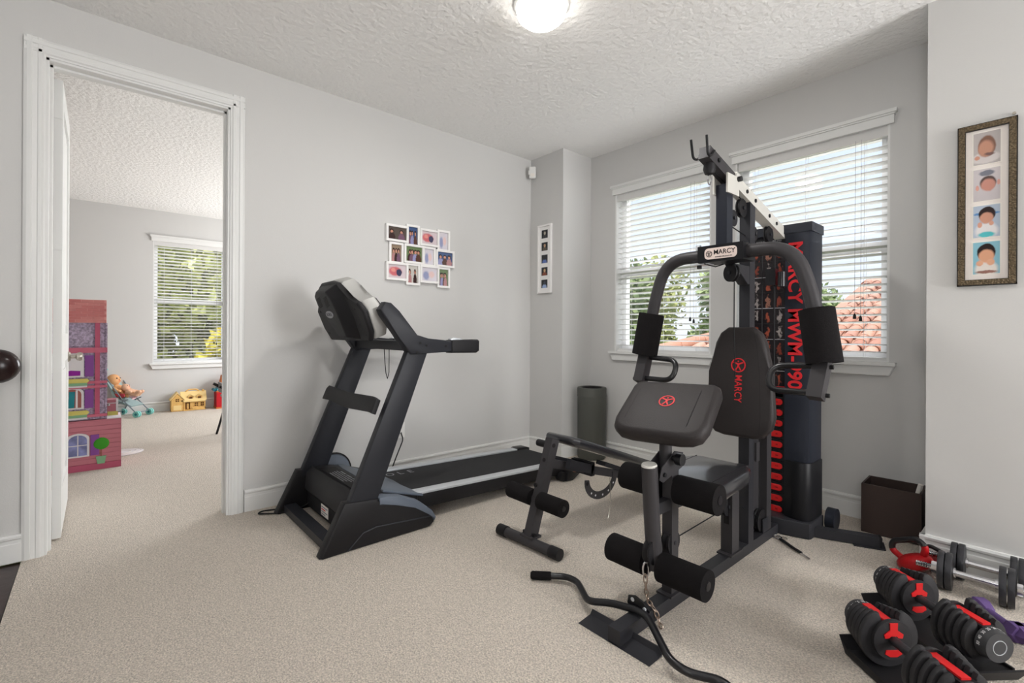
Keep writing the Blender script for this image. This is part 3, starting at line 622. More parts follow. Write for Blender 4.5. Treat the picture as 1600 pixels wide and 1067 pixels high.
# deck
def dk(y): return .165-.038*(y-1.35)
G().prism([(1.05, -.075), (2.62, -.075), (2.74, -.03), (2.74, -.004), (1.05, -.004)], (XT-.285, 0, .165+.038*1.35), (0, 1, -.038), (0, 0, 1), (.57, 0, 0), .004).done('deck_frame', 'black_plastic', T)
G().prism([(1.30, -.006), (2.755, -.006), (2.77, -.03), (2.778, -.02), (2.765, .002), (1.30, .002)], (XT-.225, 0, .165+.038*1.35), (0, 1, -.038), (0, 0, 1), (.45, 0, 0)).done('running_belt', 'belt', T)
for s in (1, -1):
    a, b = sorted((XT+s*.228, XT+s*.302))
    G().prism([(1.28, -.004), (2.72, -.004), (2.72, .012), (1.28, .012)], (a, 0, .165+.038*1.35), (0, 1, -.038), (0, 0, 1), (b-a, 0, 0), .004).done('side_rail', 'silver', T, 'silver foot rail')
    a, b = sorted((XT+s*.285, XT+s*.307))
    G().prism([(1.1, -.085), (2.66, -.075), (2.7, -.05), (2.7, -.002), (1.1, -.002)], (a, 0, .165+.038*1.35), (0, 1, -.038), (0, 0, 1), (b-a, 0, 0), .004).done('rail_skirt', 'black_plastic', T)
    x = XT+(.315 if s > 0 else -.27)
    G().prism([(2.63, -.08), (2.70, -.083), (2.80, -.03), (2.80, .01), (2.77, .02), (2.68, .02), (2.66, .012)], (x-.045, 0, .165+.038*1.35-(.035 if s > 0 else 0)), (0, 1, -.038), (0, 0, 1), (.09, 0, 0), .008).done('end_cap', 'black_gloss', T)
    if s > 0: G().prism(ell(.05, .018, 18), (x+.0445, 2.735, .072), (0, 1, -.1), (0, 0, 1), (.003, 0, 0)).done('end_cap_badge', 'copper', T, 'copper toned oval on the rear end cap')
    G().cyl((x-.03, 2.62, .035), (x+.03, 2.62, .035), .034, seg=16).done('rear_foot', 'black_plastic', T)
    G().cyl((x-.02, 1.38, .045), (x+.02, 1.38, .045), .0445, seg=16).done('transport_wheel', 'black_plastic', T)
for i, t in enumerate(('O', 'L', 'E')): text('belt_lettering', t, .085, 'ink_grey', T, (XT-.15, 1.46+i*.075, dk(1.46+i*.075)+.003), (0, 1, -.038), (-1, 0, 0), xs=.9, th=.0004)
# console, seen from behind
def cons(poly, y, z, d, b, k): return G().prism(poly, (XT, y, z), (1, 0, 0), V((0, -k, 1)).normalized(), V((0, 1, k)).normalized()*d, b, 3)
OUT = [(-.28, 0), (.28, 0), (.325, .05), (.335, .17), (.29, .225), (.2, .245), (.15, .29), (.115, .345), (.05, .362), (-.11, .362), (-.175, .34), (-.215, .25), (-.29, .232), (-.34, .195), (-.33, .08)]
cons(OUT, 1.115, 1.055, .032, .012, .38).done('console_back', 'black_plastic', T)
cons([(x*.985, z*.985+.004) for x, z in OUT], 1.145, 1.066, .085, .016, .38).done('console_shell', 'silver_shell', T, 'silver console shell')
cons([(x*.9, z*.86+.02) for x, z in OUT], 1.228, 1.098, .012, .005, .38).done('console_screen', 'black_gloss', T)
def ridge():
    g = G(); v_ = V((0, -.38, 1)).normalized(); n_ = V((0, -1, -.38)).normalized(); o = V((XT, 1.115, 1.055))
    A = [(-.03, .012), (.19, .012), (.2, .16), (.165, .27), (.11, .345), (-.10, .35), (-.165, .325), (-.17, .24)]
    B = [(.03, .05), (.13, .05), (.125, .16), (.1, .27), (.06, .318), (-.085, .325), (-.13, .30), (-.13, .24)]
    r = [[g.bm.verts.new(o+V((x, 0, 0))+v_*z+n_*h) for x, z in P] for P, h in ((A, -.005), (B, .055))]
    for i in range(8): g.bm.faces.new([r[0][i], r[0][(i+1) % 8], r[1][(i+1) % 8], r[1][i]])
    g.bm.faces.new(r[1]); g.bm.faces.new(r[0][::-1]); bmesh.ops.recalc_face_normals(g.bm, faces=g.bm.faces); g._bev(list(g.bm.verts), .008, 3, 12)
    return g
ridge().done('console_ridge', 'black_plastic', T)
for x, z in ((.24, .19), (.235, .10), (.27, .04), (-.28, .19), (-.26, .05)):
    q = V((XT, 1.115, 1.055))+V((x, 0, 0))+V((0, -.38, 1)).normalized()*z; G().cyl(q, q+V((0, -1, -.38)).normalized()*.0015, .006, seg=10).done('screw', 'ink_black', T)
cy_ = V((0, -.38, 1)).normalized(); cn = V((0, -1, -.38)).normalized()
o_ = V((XT+.01, 1.115, 1.055))+cn*.055
G().prism(ell(.055, .022), o_+cy_*.185, (-1, 0, 0), cy_, cn*.002).done('console_badge', 'ink_grey', T, 'grey oval badge on the console back')
text('badge_lettering', 'SOLE', .026, 'tread_dark', T, o_+cy_*.185+cn*.0032, (1, 0, 0), cy_, xs=1.3, th=.0006)
for sx in (-.08, .025):
    for i in range(7): G().prism(rrect(.045, .005, .002, 2), o_+V((sx, 0, 0))+cy_*(.235+i*.0085)+cn*.0002, V((1, 0, .25)).normalized(), cy_, cn*.0025).done('vent_slot', 'ink_black', T)
G().tube([(XT+.08, 1.30, 1.005), (XT+.07, 1.31, .93), (XT+.085, 1.31, .86), (XT+.105, 1.31, .83), (XT+.125, 1.31, .87), (XT+.125, 1.31, 1.005)], .0025, 6).done('safety_cord', 'cable', T)
cd = G().tube(bend([(-3.02, 1.0, .06), (-3.06, .93, .012), (-3.1, .80, .008), (-3.16, .725, .008), (-3.19, .76, .008), (-3.14, .90, .008), (-3.17, 1.2, .008), (-3.215, 1.6, .008), (-3.21, 1.66, .16), (-3.225, 1.735, .30), (-3.262, 1.735, .343)], .06), .0045, 8).done('power_cord', 'cable', T)
dd = thing('exercise_disc', 'grey exercise disc with black rim standing behind the treadmill hood', 'disc', (-3.21, 1.21, .05))
G().lathe([(0, -.012), (.105, -.012), (.112, 0), (.105, .012), (0, .012)], (-3.212, 1.21, .167), (1, 0, .18)).done('disc_body', 'slate_plastic', dd)
G().tube(arc((-3.212, 1.21, .167), .112, 0, 360, 32, (0, 1, 0), V((-.18, 0, 1)).normalized())[:-1], .008, 8, True).done('disc_rim', 'ink_black', dd)

# ------------------------------------------------------------ home gym
X0 = -1.03
H = thing('home_gym', 'black home gym machine with weight tower in front of the windows', 'gym machine', (X0, 2.3, 0))
def gp(n, g, m='gunmetal', lab=None, par=None): return g.done(n, m, par or H, lab)
bx = lambda y0, z0, y1, z1, hw=.026, b=.004: G().box((X0-hw, y0, z0), (X0+hw, y1, z1), b)
gp('base_beam', bx(1.392, .004, 2.87, .056), 'steel_dark')
gp('front_foot', G().yz([(1.388, .001), (1.462, .006), (1.472, .022), (1.476, .022), (1.466, .001)], X0-.165, X0+.148, .001, 1), 'steel_dark', 'flat front stabilizer plate')
# leg developer: fixed post and swinging arm
gp('leg_post', bx(1.742, .056, 1.792, .60, .022), 'gunmetal')
gp('post_bracket', G().box((X0-.034, 1.72, .054), (X0+.034, 1.815, .062), .002))
gp('leg_arm', G().tube([(X0, 1.612, .60), (X0, 1.63, .4), (X0, 1.655, .19)], .031, 18), 'gunmetal')
gp('arm_end_plug', G().cyl((X0, 1.611, .598), (X0, 1.610, .606), .031, .028, 18), 'light_metal')
for s in (-1, 1):
    gp('hinge_plate', G().yz([(1.635, .545), (1.66, .53), (1.80, .565), (1.81, .625), (1.745, .64), (1.65, .59)], X0+s*.03-.002, X0+s*.03+.002, .0008, 1), 'gunmetal')
    gp('hinge_bolt', G().cyl((X0+s*.031, 1.665, .56), (X0+s*.039, 1.665, .56), .009, seg=8), 'cable')
def pulley(n, y, z, r, axis=(1, 0, 0), x=X0, w=.024):
    a = V(axis).normalized(); p = gp(n, G().lathe([(0, -w/2), (r, -w/2), (r, -w*.32), (r*.84, -w*.1), (r*.84, w*.1), (r, w*.32), (r, w/2), (0, w/2)], (x, y, z), a, 24), 'black_plastic')
    for s in (-1, 1): G().cyl(V((x, y, z))+a*s*w/2, V((x, y, z))+a*s*(w/2+.008), .009, seg=8).done('pulley_bolt', 'steel_dark', p)
    return p
pulley('pulley', 1.636, .262, .05, w=.03); pulley('pulley', 1.768, .262, .046, w=.034)
gp('arm_link', G().box((X0-.016, 1.65, .40), (X0+.016, 1.75, .445), .004), 'steel_dark')
def roller(n, x0, x1, y, z, r, par=H):
    f = G().cyl((x0, y, z), (x1, y, z), r, seg=26, b=.012).done(n, 'foam', par, 'black foam roller')
    G().cyl((x1-.002, y, z), (x1+.003, y, z), r*.3, seg=14).done('roller_plug', 'black_gloss', f)
    G().cyl((x0-.003, y, z), (x0+.002, y, z), r*.3, seg=14).done('roller_plug', 'black_gloss', f)
roller('foam_roller', X0-.225, X0-.03, 1.775, .48, .058); roller('foam_roller', X0+.03, X0+.20, 1.775, .48, .058)
roller('foam_roller', X0-.205, X0-.035, 1.655, .203, .056); roller('foam_roller', X0+.03, X0+.215, 1.655, .203, .056)
gp('roller_axle', G().cyl((X0-.21, 1.655, .203), (X0+.21, 1.655, .203), .013, seg=12).cyl((X0-.22, 1.775, .48), (X0+.2, 1.775, .48), .013, seg=12), 'steel_dark')
# preacher pad on its tube
gp('preacher_tube', G().cyl((X0, 1.728, .57), (X0, 1.728, .76), .0245, seg=20), 'gunmetal')
gp('adjustment_knob', G().cyl((X0+.03, 1.728, .615), (X0+.05, 1.728, .615), .01, seg=12).cyl((X0+.05, 1.728, .615), (X0+.075, 1.728, .615), .024, seg=14, b=.005), 'black_gloss')
def pad(name, poly, o, u, v, th, par=H, b=.02, m='vinyl'):
    u, v = V(u).normalized(), V(v).normalized(); n = u.cross(v)
    return G().prism(poly, V(o)-n*th, u, v, n*th, b, 4).done(name, m, par)
pu, pv = V((1, .10, 0)), V((-.04, .26, .185)).normalized()
pu = (pu-pv*pu.dot(pv)).normalized(); pn = pu.cross(pv); po = V((X0+.002, 1.715, .822))
pp = pad('preacher_pad', [(-.19, -.08), (-.178, -.125), (-.145, -.15), (-.1, -.158), (.1, -.158), (.145, -.15), (.178, -.125), (.19, -.08), (.187, .12), (.178, .145), (.155, .158), (-.155, .158), (-.178, .145), (-.187, .12)], po, pu, pv, .07, b=.026)
def emblem(par, o, u, v, r, m='red_print'):
    u, v = V(u).normalized(), V(v).normalized(); n = u.cross(v); o = V(o)
    g = G().tube([o+(u*cos(2*pi*i/28)+v*sin(2*pi*i/28))*r for i in range(28)], 0, rect=(r*.16, .0014), closed=True, up=u)
    # stick figure with raised arms
    for P in ([(-.09, .5), (-.1, .62), (0, .7), (.1, .62), (.09, .5), (0, .42)][::-1], [(-.78, .36), (-.66, .5), (0, .26), (.66, .5), (.78, .36), (.16, .08), (.12, -.12), (.46, -.72), (.3, -.8), (0, -.3), (-.3, -.8), (-.46, -.72), (-.12, -.12), (-.16, .08)][::-1]):
        g.prism([(x*r, y*r) for x, y in P], o, u, v, n*.0012)
    return g.done('emblem', m, par)
emblem(pp, po+pv*.028+pn*.0008, pu, pv, .03)
G().tube([po+pu*.118+pv*(-.13+.26*i/8)+pn*(-.0005-(.006 if i in (0, 8) else 0)) for i in range(9)], .0022, 6).done('pad_seam', 'ink_black', pp)
G().tube([po-pu*.14+pv*(-.12+.24*i/8)+pn*(-.0005-(.006 if i in (0, 8) else 0)) for i in range(9)], .0014, 6).done('pad_seam', 'vinyl', pp)
# seat
so = V((X0+.005, 2.0, .513)); su, sv = V((1, 0, 0)), V((0, 1, .04)).normalized()
se = pad('seat_pad', [(-.165, -.2), (.165, -.2), (.178, -.12), (.168, .1), (.14, .19), (.1, .215), (-.1, .215), (-.14, .19), (-.168, .1), (-.178, -.12)], so, su, sv, .062, b=.022, m='vinyl_gloss')
G().tube([so+su*.115+sv*(-.185+.38*i/8)+V((0, 0, -.0005)) for i in range(9)], .0016, 6).done('pad_seam', 'ink_black', se)
G().tube([so-su*.115+sv*(-.185+.38*i/8)+V((0, 0, -.0005)) for i in range(9)], .0016, 6).done('pad_seam', 'ink_black', se)
gp('seat_frame', bx(1.79, .40, 2.47, .452, .024), 'gunmetal')
gp('seat_post', bx(2.275, .056, 2.35, .41, .027), 'gunmetal')
gp('post_bracket', G().box((X0-.036, 2.25, .054), (X0+.036, 2.375, .062), .002))
gp('pulley_slot', G().box((X0-.012, 2.272, .2), (X0+.012, 2.276, .37)), 'ink_black'); pulley('pulley', 2.27, .285, .044, w=.02)
pulley('pulley', 2.665, .118, .058, w=.026); gp('pulley_bracket', G().box((X0-.024, 2.65, .056), (X0-.018, 2.72, .13)).box((X0+.018, 2.65, .056), (X0+.024, 2.72, .13)), 'steel_dark')
# mast
gp('mast', bx(2.462, .056, 2.522, 1.80, .026), 'steel_dark')
gp('rear_column', G().box((X0-.026, 2.70, .056), (X0+.022, 2.76, .74), .004), 'gunmetal')
gp('column_plate', G().box((X0-.026, 2.53, .06), (X0-.018, 2.70, .66)).box((X0+.0, 2.60, .44), (X0+.008, 2.64, .54), .003), 'gunmetal')
# back pad
bo = V((X0, 2.392, .868)); bu, bv = V((1, 0, 0)), V((0, .05, 1)).normalized(); bn = bu.cross(bv)
bp = pad('back_pad', [(-.168, -.155), (-.155, -.215), (-.115, -.258), (-.07, -.268), (.07, -.268), (.115, -.258), (.155, -.215), (.168, -.155), (.15, .05), (.122, .2), (.098, .25), (.06, .278), (-.06, .278), (-.098, .25), (-.122, .2), (-.15, .05)], bo, bu, bv, .058, b=.02)
emblem(bp, bo+bv*.088+bn*.001, bu, bv, .033)
text('pad_lettering', 'MARCY', .05, 'red_print', bp, bo-bv*.028+bn*.0012, -bv, bu, xs=.80, off=.0003, space=1.02)
for s in (-1, 1): G().tube([bo+bu*s*x+bv*z-bn*.0008 for x, z in ((.104, -.24), (.108, -.15), (.1, .05), (.085, .18), (.07, .255))], .0013, 6).done('pad_seam', 'ink_black' if s > 0 else 'vinyl', bp)
gp('back_pad_bracket', G().box((X0-.03, 2.44, .66), (X0+.03, 2.465, .78), .003).box((X0-.03, 2.44, .95), (X0+.03, 2.465, 1.07), .003), 'steel_dark')
# press arms
YP = 2.23
gp('press_head', G().box((X0-.10, 2.172, 1.45), (X0+.115, 2.30, 1.528), .004), 'tower_black')
bd = G().prism(rrect(.152, .052, .018, 5), (X0+.012, 2.1718, 1.488), (1, 0, 0), (0, 0, 1), (0, -.002, 0)).done('name_badge', 'badge_pink', H, 'pale badge with black lettering')
text('badge_lettering', 'MARCY', .031, 'ink_black', bd, (X0+.030, 2.1693, 1.492), (1, 0, 0), (0, 0, 1), xs=.96, off=.00025)
text('badge_lettering', 'FITNESS PRODUCTS', .008, 'ink_black', bd, (X0+.027, 2.1693, 1.470), (1, 0, 0), (0, 0, 1), xs=1.1)
emblem(bd, (X0-.042, 2.1692, 1.488), (1, 0, 0), (0, 0, 1), .0135, 'ink_black')
for s in (-1, 1):
    P = bend([(X0+s*.06, YP, 1.49), (X0+s*.30, YP, 1.49), (X0+s*.375, YP, 1.26), (X0+s*.415, YP, 1.0)], .16, 8)
    gp('press_arm', G().tube(P, .0305, 16), 'gunmetal')
    gp('arm_sleeve', G().bar((X0+s*.414, YP+.002, 1.03), (X0+s*.405, YP-.075, .855), .055, .055, .006), 'gunmetal')
    fp = gp('arm_pad', G().cyl((X0+s*.386, YP, 1.215), (X0+s*.420, YP-.014, .995), .066, seg=26, b=.014), 'foam', 'black foam arm pad')
    x1 = X0+s*.412
    gp('grip_handle', G().tube(bend([(x1, YP-.01, .985), (x1-s*.19, YP-.02, .975), (x1-s*.19, YP-.07, .875), (x1, YP-.06, .875)], .062, 7), .0135, 12), 'black_gloss')
    for z, y in ((.98, YP-.015), (.87, YP-.065)): gp('handle_bolt', G().cyl((x1+s*.027, y, z), (x1+s*.04, y, z), .009, seg=8), 'cable')
gp('arm_bolt', G().cyl((X0-.125, YP, 1.52), (X0-.125, YP, 1.545), .014, seg=8), 'silver')
gp('bolt_plate', G().box((X0-.15, 2.20, 1.445), (X0-.06, 2.26, 1.452)), 'silver')
gp('arm_bolt', G().cyl((X0-.12, YP, 1.43), (X0-.12, YP, 1.447), .012, seg=8), 'cable')
gp('gusset', G().yz([(2.29, 1.45), (2.463, 1.45), (2.463, 1.36), (2.44, 1.36)], X0-.025, X0+.025, .002, 1), 'steel_dark')
gp('swivel_bracket', G().box((X0-.012, 2.33, 1.395), (X0+.012, 2.465, 1.425), .003), 'black_gloss')
pulley('swivel_pulley', 2.315, 1.408, .044, (.45, 1, 0), x=X0, w=.022)
# hanger post and boom
gp('hanger_post', bx(2.205, 1.52, 2.265, 1.815, .026), 'tower_blue'); gp('hanger_bracket', G().box((X0-.036, 2.19, 1.77), (X0-.028, 2.31, 1.86), .002).box((X0+.028, 2.19, 1.77), (X0+.036, 2.31, 1.86), .002), 'light_metal')
gp('boom_front', G().bar((X0, 2.035, 1.922), (X0, 2.33, 1.84), .05, .056, .003), 'gunmetal')
gp('boom', G().bar((X0, 2.33, 1.84), (X0, 2.96, 1.675), .054, .06, .003), 'light_metal')
gp('boom_collar', G().bar((X0, 2.285, 1.853), (X0, 2.345, 1.836), .064, .072, .003), 'light_metal')
gp('boom_knob', G().cyl((X0, 2.26, 1.89), (X0, 2.26, 1.905), .02, .012, 12).cyl((X0+.03, 2.30, 1.85), (X0+.052, 2.30, 1.85), .013, seg=10), 'black_gloss')
for y, z in ((2.12, 1.9), (2.42, 1.817), (2.52, 1.79), (2.70, 1.743), (2.80, 1.717)): gp('boom_bolt', G().cyl((X0+.025, y, z), (X0+.032, y, z), .01, seg=8), 'cable')
for s in (-1, 1): gp('bar_hook', G().tube(bend([(X0+s*.03, 2.07, 1.93), (X0+s*.032, 2.035, 1.895), (X0+s*.034, 2.0, 1.895), (X0+s*.036, 1.985, 1.975)], .02, 5), .0055, 8), 'cable')
gp('cable_stop', G().lathe([(0, -.03), (.02, -.026), (.028, -.005), (.024, .02), (.012, .03), (0, .03)], (X0, 2.085, 1.862)), 'black_plastic')
gp('cable_clip', G().tube(arc((X0, 2.085, 1.81), .016, 0, 360, 14, (0, 1, 0), (0, 0, 1.4))[:-1], .003, 6, True), 'chrome')
for yy, zz in ((2.42, 1.74), (2.76, 1.655)): pulley('boom_pulley', yy, zz, .046, w=.02)
pulley('hanger_pulley', 2.315, 1.672, .04, w=.02); pulley('hanger_pulley', 2.56, 1.63, .036, w=.02)
def cab(*P): return gp('steel_cable', G().tube(list(P), .0028, 6), 'cable')
cab((X0, 2.085, 1.84), (X0, 2.12, 1.86), (X0, 2.42, 1.785), (X0, 2.455, 1.74)); cab((X0, 2.31, 1.632), (X0, 2.56, 1.595)); cab((X0, 2.345, 1.69), (X0, 2.42, 1.70))
cab((X0-.03, 2.30, 1.452), (X0-.03, 2.21, 1.43), (X0-.08, 2.2, 1.448)); cab((X0, 2.345, 1.39), (X0, 2.345, 1.15), (X0, 2.36, .9))
cab((X0, 1.80, .262), (X0, 2.235, .275)); cab((X0, 2.31, .30), (X0, 2.62, .15)); cab((X0, 2.66, .175), (X0, 2.655, .62))
for x in (-.045, .02): cab((X0+x, 2.80, .8), (X0+x, 2.80, 1.62))
gp('cable_guide', G().box((X0-.02, 2.78, 1.38), (X0+.03, 2.83, 1.47), .006).cyl((X0+.055, 2.80, 1.45), (X0+.055, 2.80, 1.37), .02, seg=12), 'black_gloss')
# weight tower
TY = 2.93; tx0, tx1 = -1.20, -.873
gp('tower_back', G().box((tx0, 3.085, .09), (tx1, 3.10, 1.70)).box((tx0, TY+.02, .09), (tx0+.012, 3.085, 1.70)), 'tower_black')
gp('tower_flange', G().box((tx0, TY, .09), (-1.135, TY+.02, .80), .003), 'gunmetal')
gp('tower_panel', G().xy([(-.998, TY-.012), (-.9, TY-.016), (-.876, TY-.004), (-.868, TY+.03), (-.868, 3.10), (-.88, 3.10), (-.88, TY+.03), (-.998, TY+.02)], .40, 1.69, .002, 1), 'tower_blue', 'blue black shroud panel with red lettering')
gp('tower_lower_panel', G().xy([(-.998, TY-.012), (-.95, TY-.03), (-.9, TY-.032), (-.872, TY-.012), (-.862, TY+.03), (-.862, 3.10), (-.88, 3.10), (-.88, TY+.03), (-.998, TY+.02)], .085, .405, .006, 2), 'tower_black')
gp('tower_cap', G().box((tx0-.008, TY-.02, 1.675), (tx1+.01, 3.11, 1.725), .008, 3), 'tower_blue')
text('panel_lettering', 'MARCY MWM-990', .098, 'red_print', H, (-.948, TY-.0165, 1.215), (0, 0, -1), (1, 0, .0), xs=1.04, off=.0026, th=.002)
def chart():
    m = bpy.data.materials.new('exercise_chart_print'); m.use_nodes = True; n = m.node_tree; p = n.nodes['Principled BSDF']; uv = n.nodes.new('ShaderNodeUVMap')
    sc = n.nodes.new('ShaderNodeVectorMath'); sc.operation = 'MULTIPLY'; sc.inputs[1].default_value = (3, 9, 1); n.links.new(uv.outputs[0], sc.inputs[0])
    fr = n.nodes.new('ShaderNodeVectorMath'); fr.operation = 'FRACTION'; n.links.new(sc.outputs[0], fr.inputs[0])
    fl = n.nodes.new('ShaderNodeVectorMath'); fl.operation = 'FLOOR'; n.links.new(sc.outputs[0], fl.inputs[0])
    wn = n.nodes.new('ShaderNodeTexWhiteNoise'); n.links.new(fl.outputs[0], wn.inputs[0])
    nz = n.nodes.new('ShaderNodeTexNoise'); nz.inputs['Scale'].default_value = 3.2; n.links.new(sc.outputs[0], nz.inputs[0])
    d = n.nodes.new('ShaderNodeVectorMath'); d.operation = 'MULTIPLY_ADD'; d.inputs[1].default_value = (.9, .9, 0); n.links.new(nz.outputs['Color'], d.inputs[0]); n.links.new(fr.outputs[0], d.inputs[2])
    s = n.nodes.new('ShaderNodeVectorMath'); s.operation = 'SUBTRACT'; s.inputs[1].default_value = (.95, .9, 0); n.links.new(d.outputs[0], s.inputs[0])
    e = n.nodes.new('ShaderNodeVectorMath'); e.operation = 'DIVIDE'; e.inputs[1].default_value = (.2, .42, 1); n.links.new(s.outputs[0], e.inputs[0])
    L = n.nodes.new('ShaderNodeVectorMath'); L.operation = 'LENGTH'; n.links.new(e.outputs[0], L.inputs[0])
    k = n.nodes.new('ShaderNodeMapRange'); k.inputs[1].default_value = .6; k.inputs[2].default_value = 1.; k.inputs[3].default_value = 1; k.inputs[4].default_value = 0; n.links.new(L.outputs['Value'], k.inputs[0])
    r = n.nodes.new('ShaderNodeValToRGB'); r.color_ramp.interpolation = 'CONSTANT'
    for q, c in ((.3, (132, 92, 78)), (.55, (120, 56, 44)), (.75, (142, 134, 132))): z = r.color_ramp.elements.new(q); z.color = (*lin(c), 1)
    r.color_ramp.elements[0].color = (*lin((140, 70, 52)), 1); n.links.new(wn.outputs['Value'], r.inputs[0])
    x = n.nodes.new('ShaderNodeMix'); x.data_type = 'RGBA'; x.inputs[6].default_value = (*lin((30, 25, 28)), 1); n.links.new(k.outputs[0], x.inputs[0]); n.links.new(r.outputs[0], x.inputs[7])
    n.links.new(x.outputs[2], p.inputs['Base Color']); p.inputs['Roughness'].default_value = .16; return m
cx0, cx1, cz0, cz1 = tx0+.014, -1.0, .81, 1.62
cb = gp('chart_board', G().box((tx0+.008, TY, .79), (-.998, TY+.012, 1.68), .002, 1), 'tower_black')
photo('exercise_chart', [(cx0, TY-.0008, cz0), (cx1, TY-.0008, cz0), (cx1, TY-.0008, cz1), (cx0, TY-.0008, cz1)], chart(), cb)
for i in range(1, 3): G().box((cx0+(cx1-cx0)*i/3-.002, TY-.002, cz0), (cx0+(cx1-cx0)*i/3+.002, TY, cz1)).done('chart_divider', 'ink_black', cb)
for i in range(1, 9): G().box((cx0, TY-.0018, cz0+(cz1-cz0)*i/9-.002), (cx1, TY, cz0+(cz1-cz0)*i/9+.0015)).done('chart_divider', 'ink_grey' if i % 2 else 'ink_black', cb)
text('chart_lettering', 'MARCY MWM-990', .017, 'ink_grey', cb, (-1.09, TY-.0012, 1.645), (1, 0, 0), (0, 0, 1))
G().box((cx0, TY-.0012, .795), (cx1, TY, .812)).done('chart_border', 'red_print', cb)
for i in range(11):
    z = .105+i*.0615
    wp = G().box((-1.13, TY+.022, z-.029), (-1.004, 3.08, z+.029), .003, 1).done('weight_plate', 'tower_black', H)
    G().prism([(-.032, -.018), (.014, -.018), (.024, -.012), (.029, 0), (.024, .012), (.014, .018), (-.032, .018)], (-1.045, TY+.0222, z), (1, 0, 0), (0, 0, 1), (0, -.006, 0), .002, 1).done('number_tag', 'red', wp, 'red rounded weight tag')
    text('tag_number', str(10*(15-i)), .011, 'ink_black', wp, (-1.048, TY+.0155, z), (1, 0, 0), (0, 0, 1), th=.0006)
gp('selector_pin_track', G().box((-1.012, TY+.003, .09), (-.999, TY+.02, .79)), 'tower_black')
gp('tower_base', G().xy([(tx0-.04, TY+.0), (-1.08, 2.862), (X0+.0, 2.845), (-.98, 2.855), (-.862, TY-.045), (-.855, TY-.03), (-.855, 3.10), (tx0-.04, 3.10)], .003, .088, .006), 'steel_dark')
gp('base_bolt', G().cyl((-.95, 2.888, .05), (-.953, 2.88, .05), .012, seg=8), 'cable')
for s in (1, -1):
    cx = -1.045
    P = [(cx+s*(.16), 2.965, .03), (cx+s*(.23), 2.985, .03), (cx+s*.31, 3.02, .03), (cx+s*.39, 3.055, .03), (cx+s*.455, 3.075, .03)]
    gp('curved_foot', G().tube(P, 0, rect=(.05, .05), up=(0, 0, 1)), 'steel_dark')
    gp('foot_plate', G().xy([(cx+s*.36, 2.99), (cx+s*.485, 3.045), (cx+s*.455, 3.15), (cx+s*.41, 3.14), (cx+s*.33, 3.06)], .001, .006), 'steel_dark')
    gp('foot_end_cap', G().bar((cx+s*.448, 3.073, .031), (cx+s*.459, 3.077, .031), .053, .053, .003, (0, 0, 1)), 'black_plastic')
gp('tower_wheel', G().cyl((-.845, 3.14, .063), (-.80, 3.14, .063), .062, seg=22, b=.012), 'tower_blue', 'dark blue rubber wheel behind the tower')

# chain
ch = thing('chain', 'short steel chain hanging from the leg arm onto the carpet', 'chain', (X0, 1.62, 0))
cl = [V((-1.041, 1.605, .172)), V((-1.036, 1.6, .145)), V((-1.034, 1.6, .122)), V((-1.032, 1.602, .1)), V((-1.028, 1.604, .08)), V((-1.014, 1.607, .066)), V((-.998, 1.61, .05)), V((-.99, 1.612, .028)), V((-.98, 1.608, .01)), V((-.965, 1.60, .006))]
G().tube([V((-1.043, 1.612, .19))+V((.5, .5, 0)).normalized()*cos(a)*.011+V((0, 0, 1))*sin(a)*.03 for a in [2*pi*i/16 for i in range(16)]], .004, 7, True).done('carabiner', 'chrome', ch, 'chrome spring clip')
for i in range(len(cl)-1):
    a, b = cl[i], cl[i+1]; d = (b-a).normalized(); c = (a+b)/2; u = d.cross(V((1, .3, 0)) if i % 2 else V((.3, -1, .2))).normalized(); L = (b-a).length*.66
    G().tube([c+d*cos(t)*L+u*sin(t)*.0075 for t in [2*pi*k/14 for k in range(14)]], .0026, 6, True).done('chain_link', 'chain_metal', ch)
# curl bar
cbw = thing('curl_bar', 'black cambered curl bar lying across the front of the gym beam', 'barbell', (-1.05, 1.5, 0))
CBP = [(-1.54, 1.476, .02), (-1.425, 1.575, .026), (-1.36, 1.575, .03), (-1.215, 1.47, .045), (-1.135, 1.508, .06), (-1.02, 1.528, .074), (-.97, 1.515, .076), (-.815, 1.402, .05), (-.755, 1.408, .04), (-.68, 1.468, .03), (-.63, 1.46, .026), (-.50, 1.36, .022)]
G().tube(bend(CBP, .035, 5), .0135, 14).done('bar', 'black_gloss', cbw)
d_ = (V(CBP[1])-V(CBP[0])).normalized()
G().tube([V(CBP[0])-d_*.008, V(CBP[0]), V(CBP[0])+d_*.08, V(CBP[0])+d_*.085], [.013, .018, .018, .015], 14).done('bar_grip', 'foam', cbw, 'black rubber end grip')
G().xz([(-1.075, .078), (-1.07, .108), (-1.04, .118), (-1.005, .108), (-.975, .085), (-.98, .07), (-1.06, .066)], 1.535, 1.541, .001, 1).done('eye_plate', 'black_gloss', cbw)
G().cyl((-1.05, 1.5335, .1), (-1.05, 1.5345, .1), .008, seg=12).cyl((-.995, 1.532, .088), (-.995, 1.527, .088), .007, seg=8).done('eye_hole', 'silver', cbw)
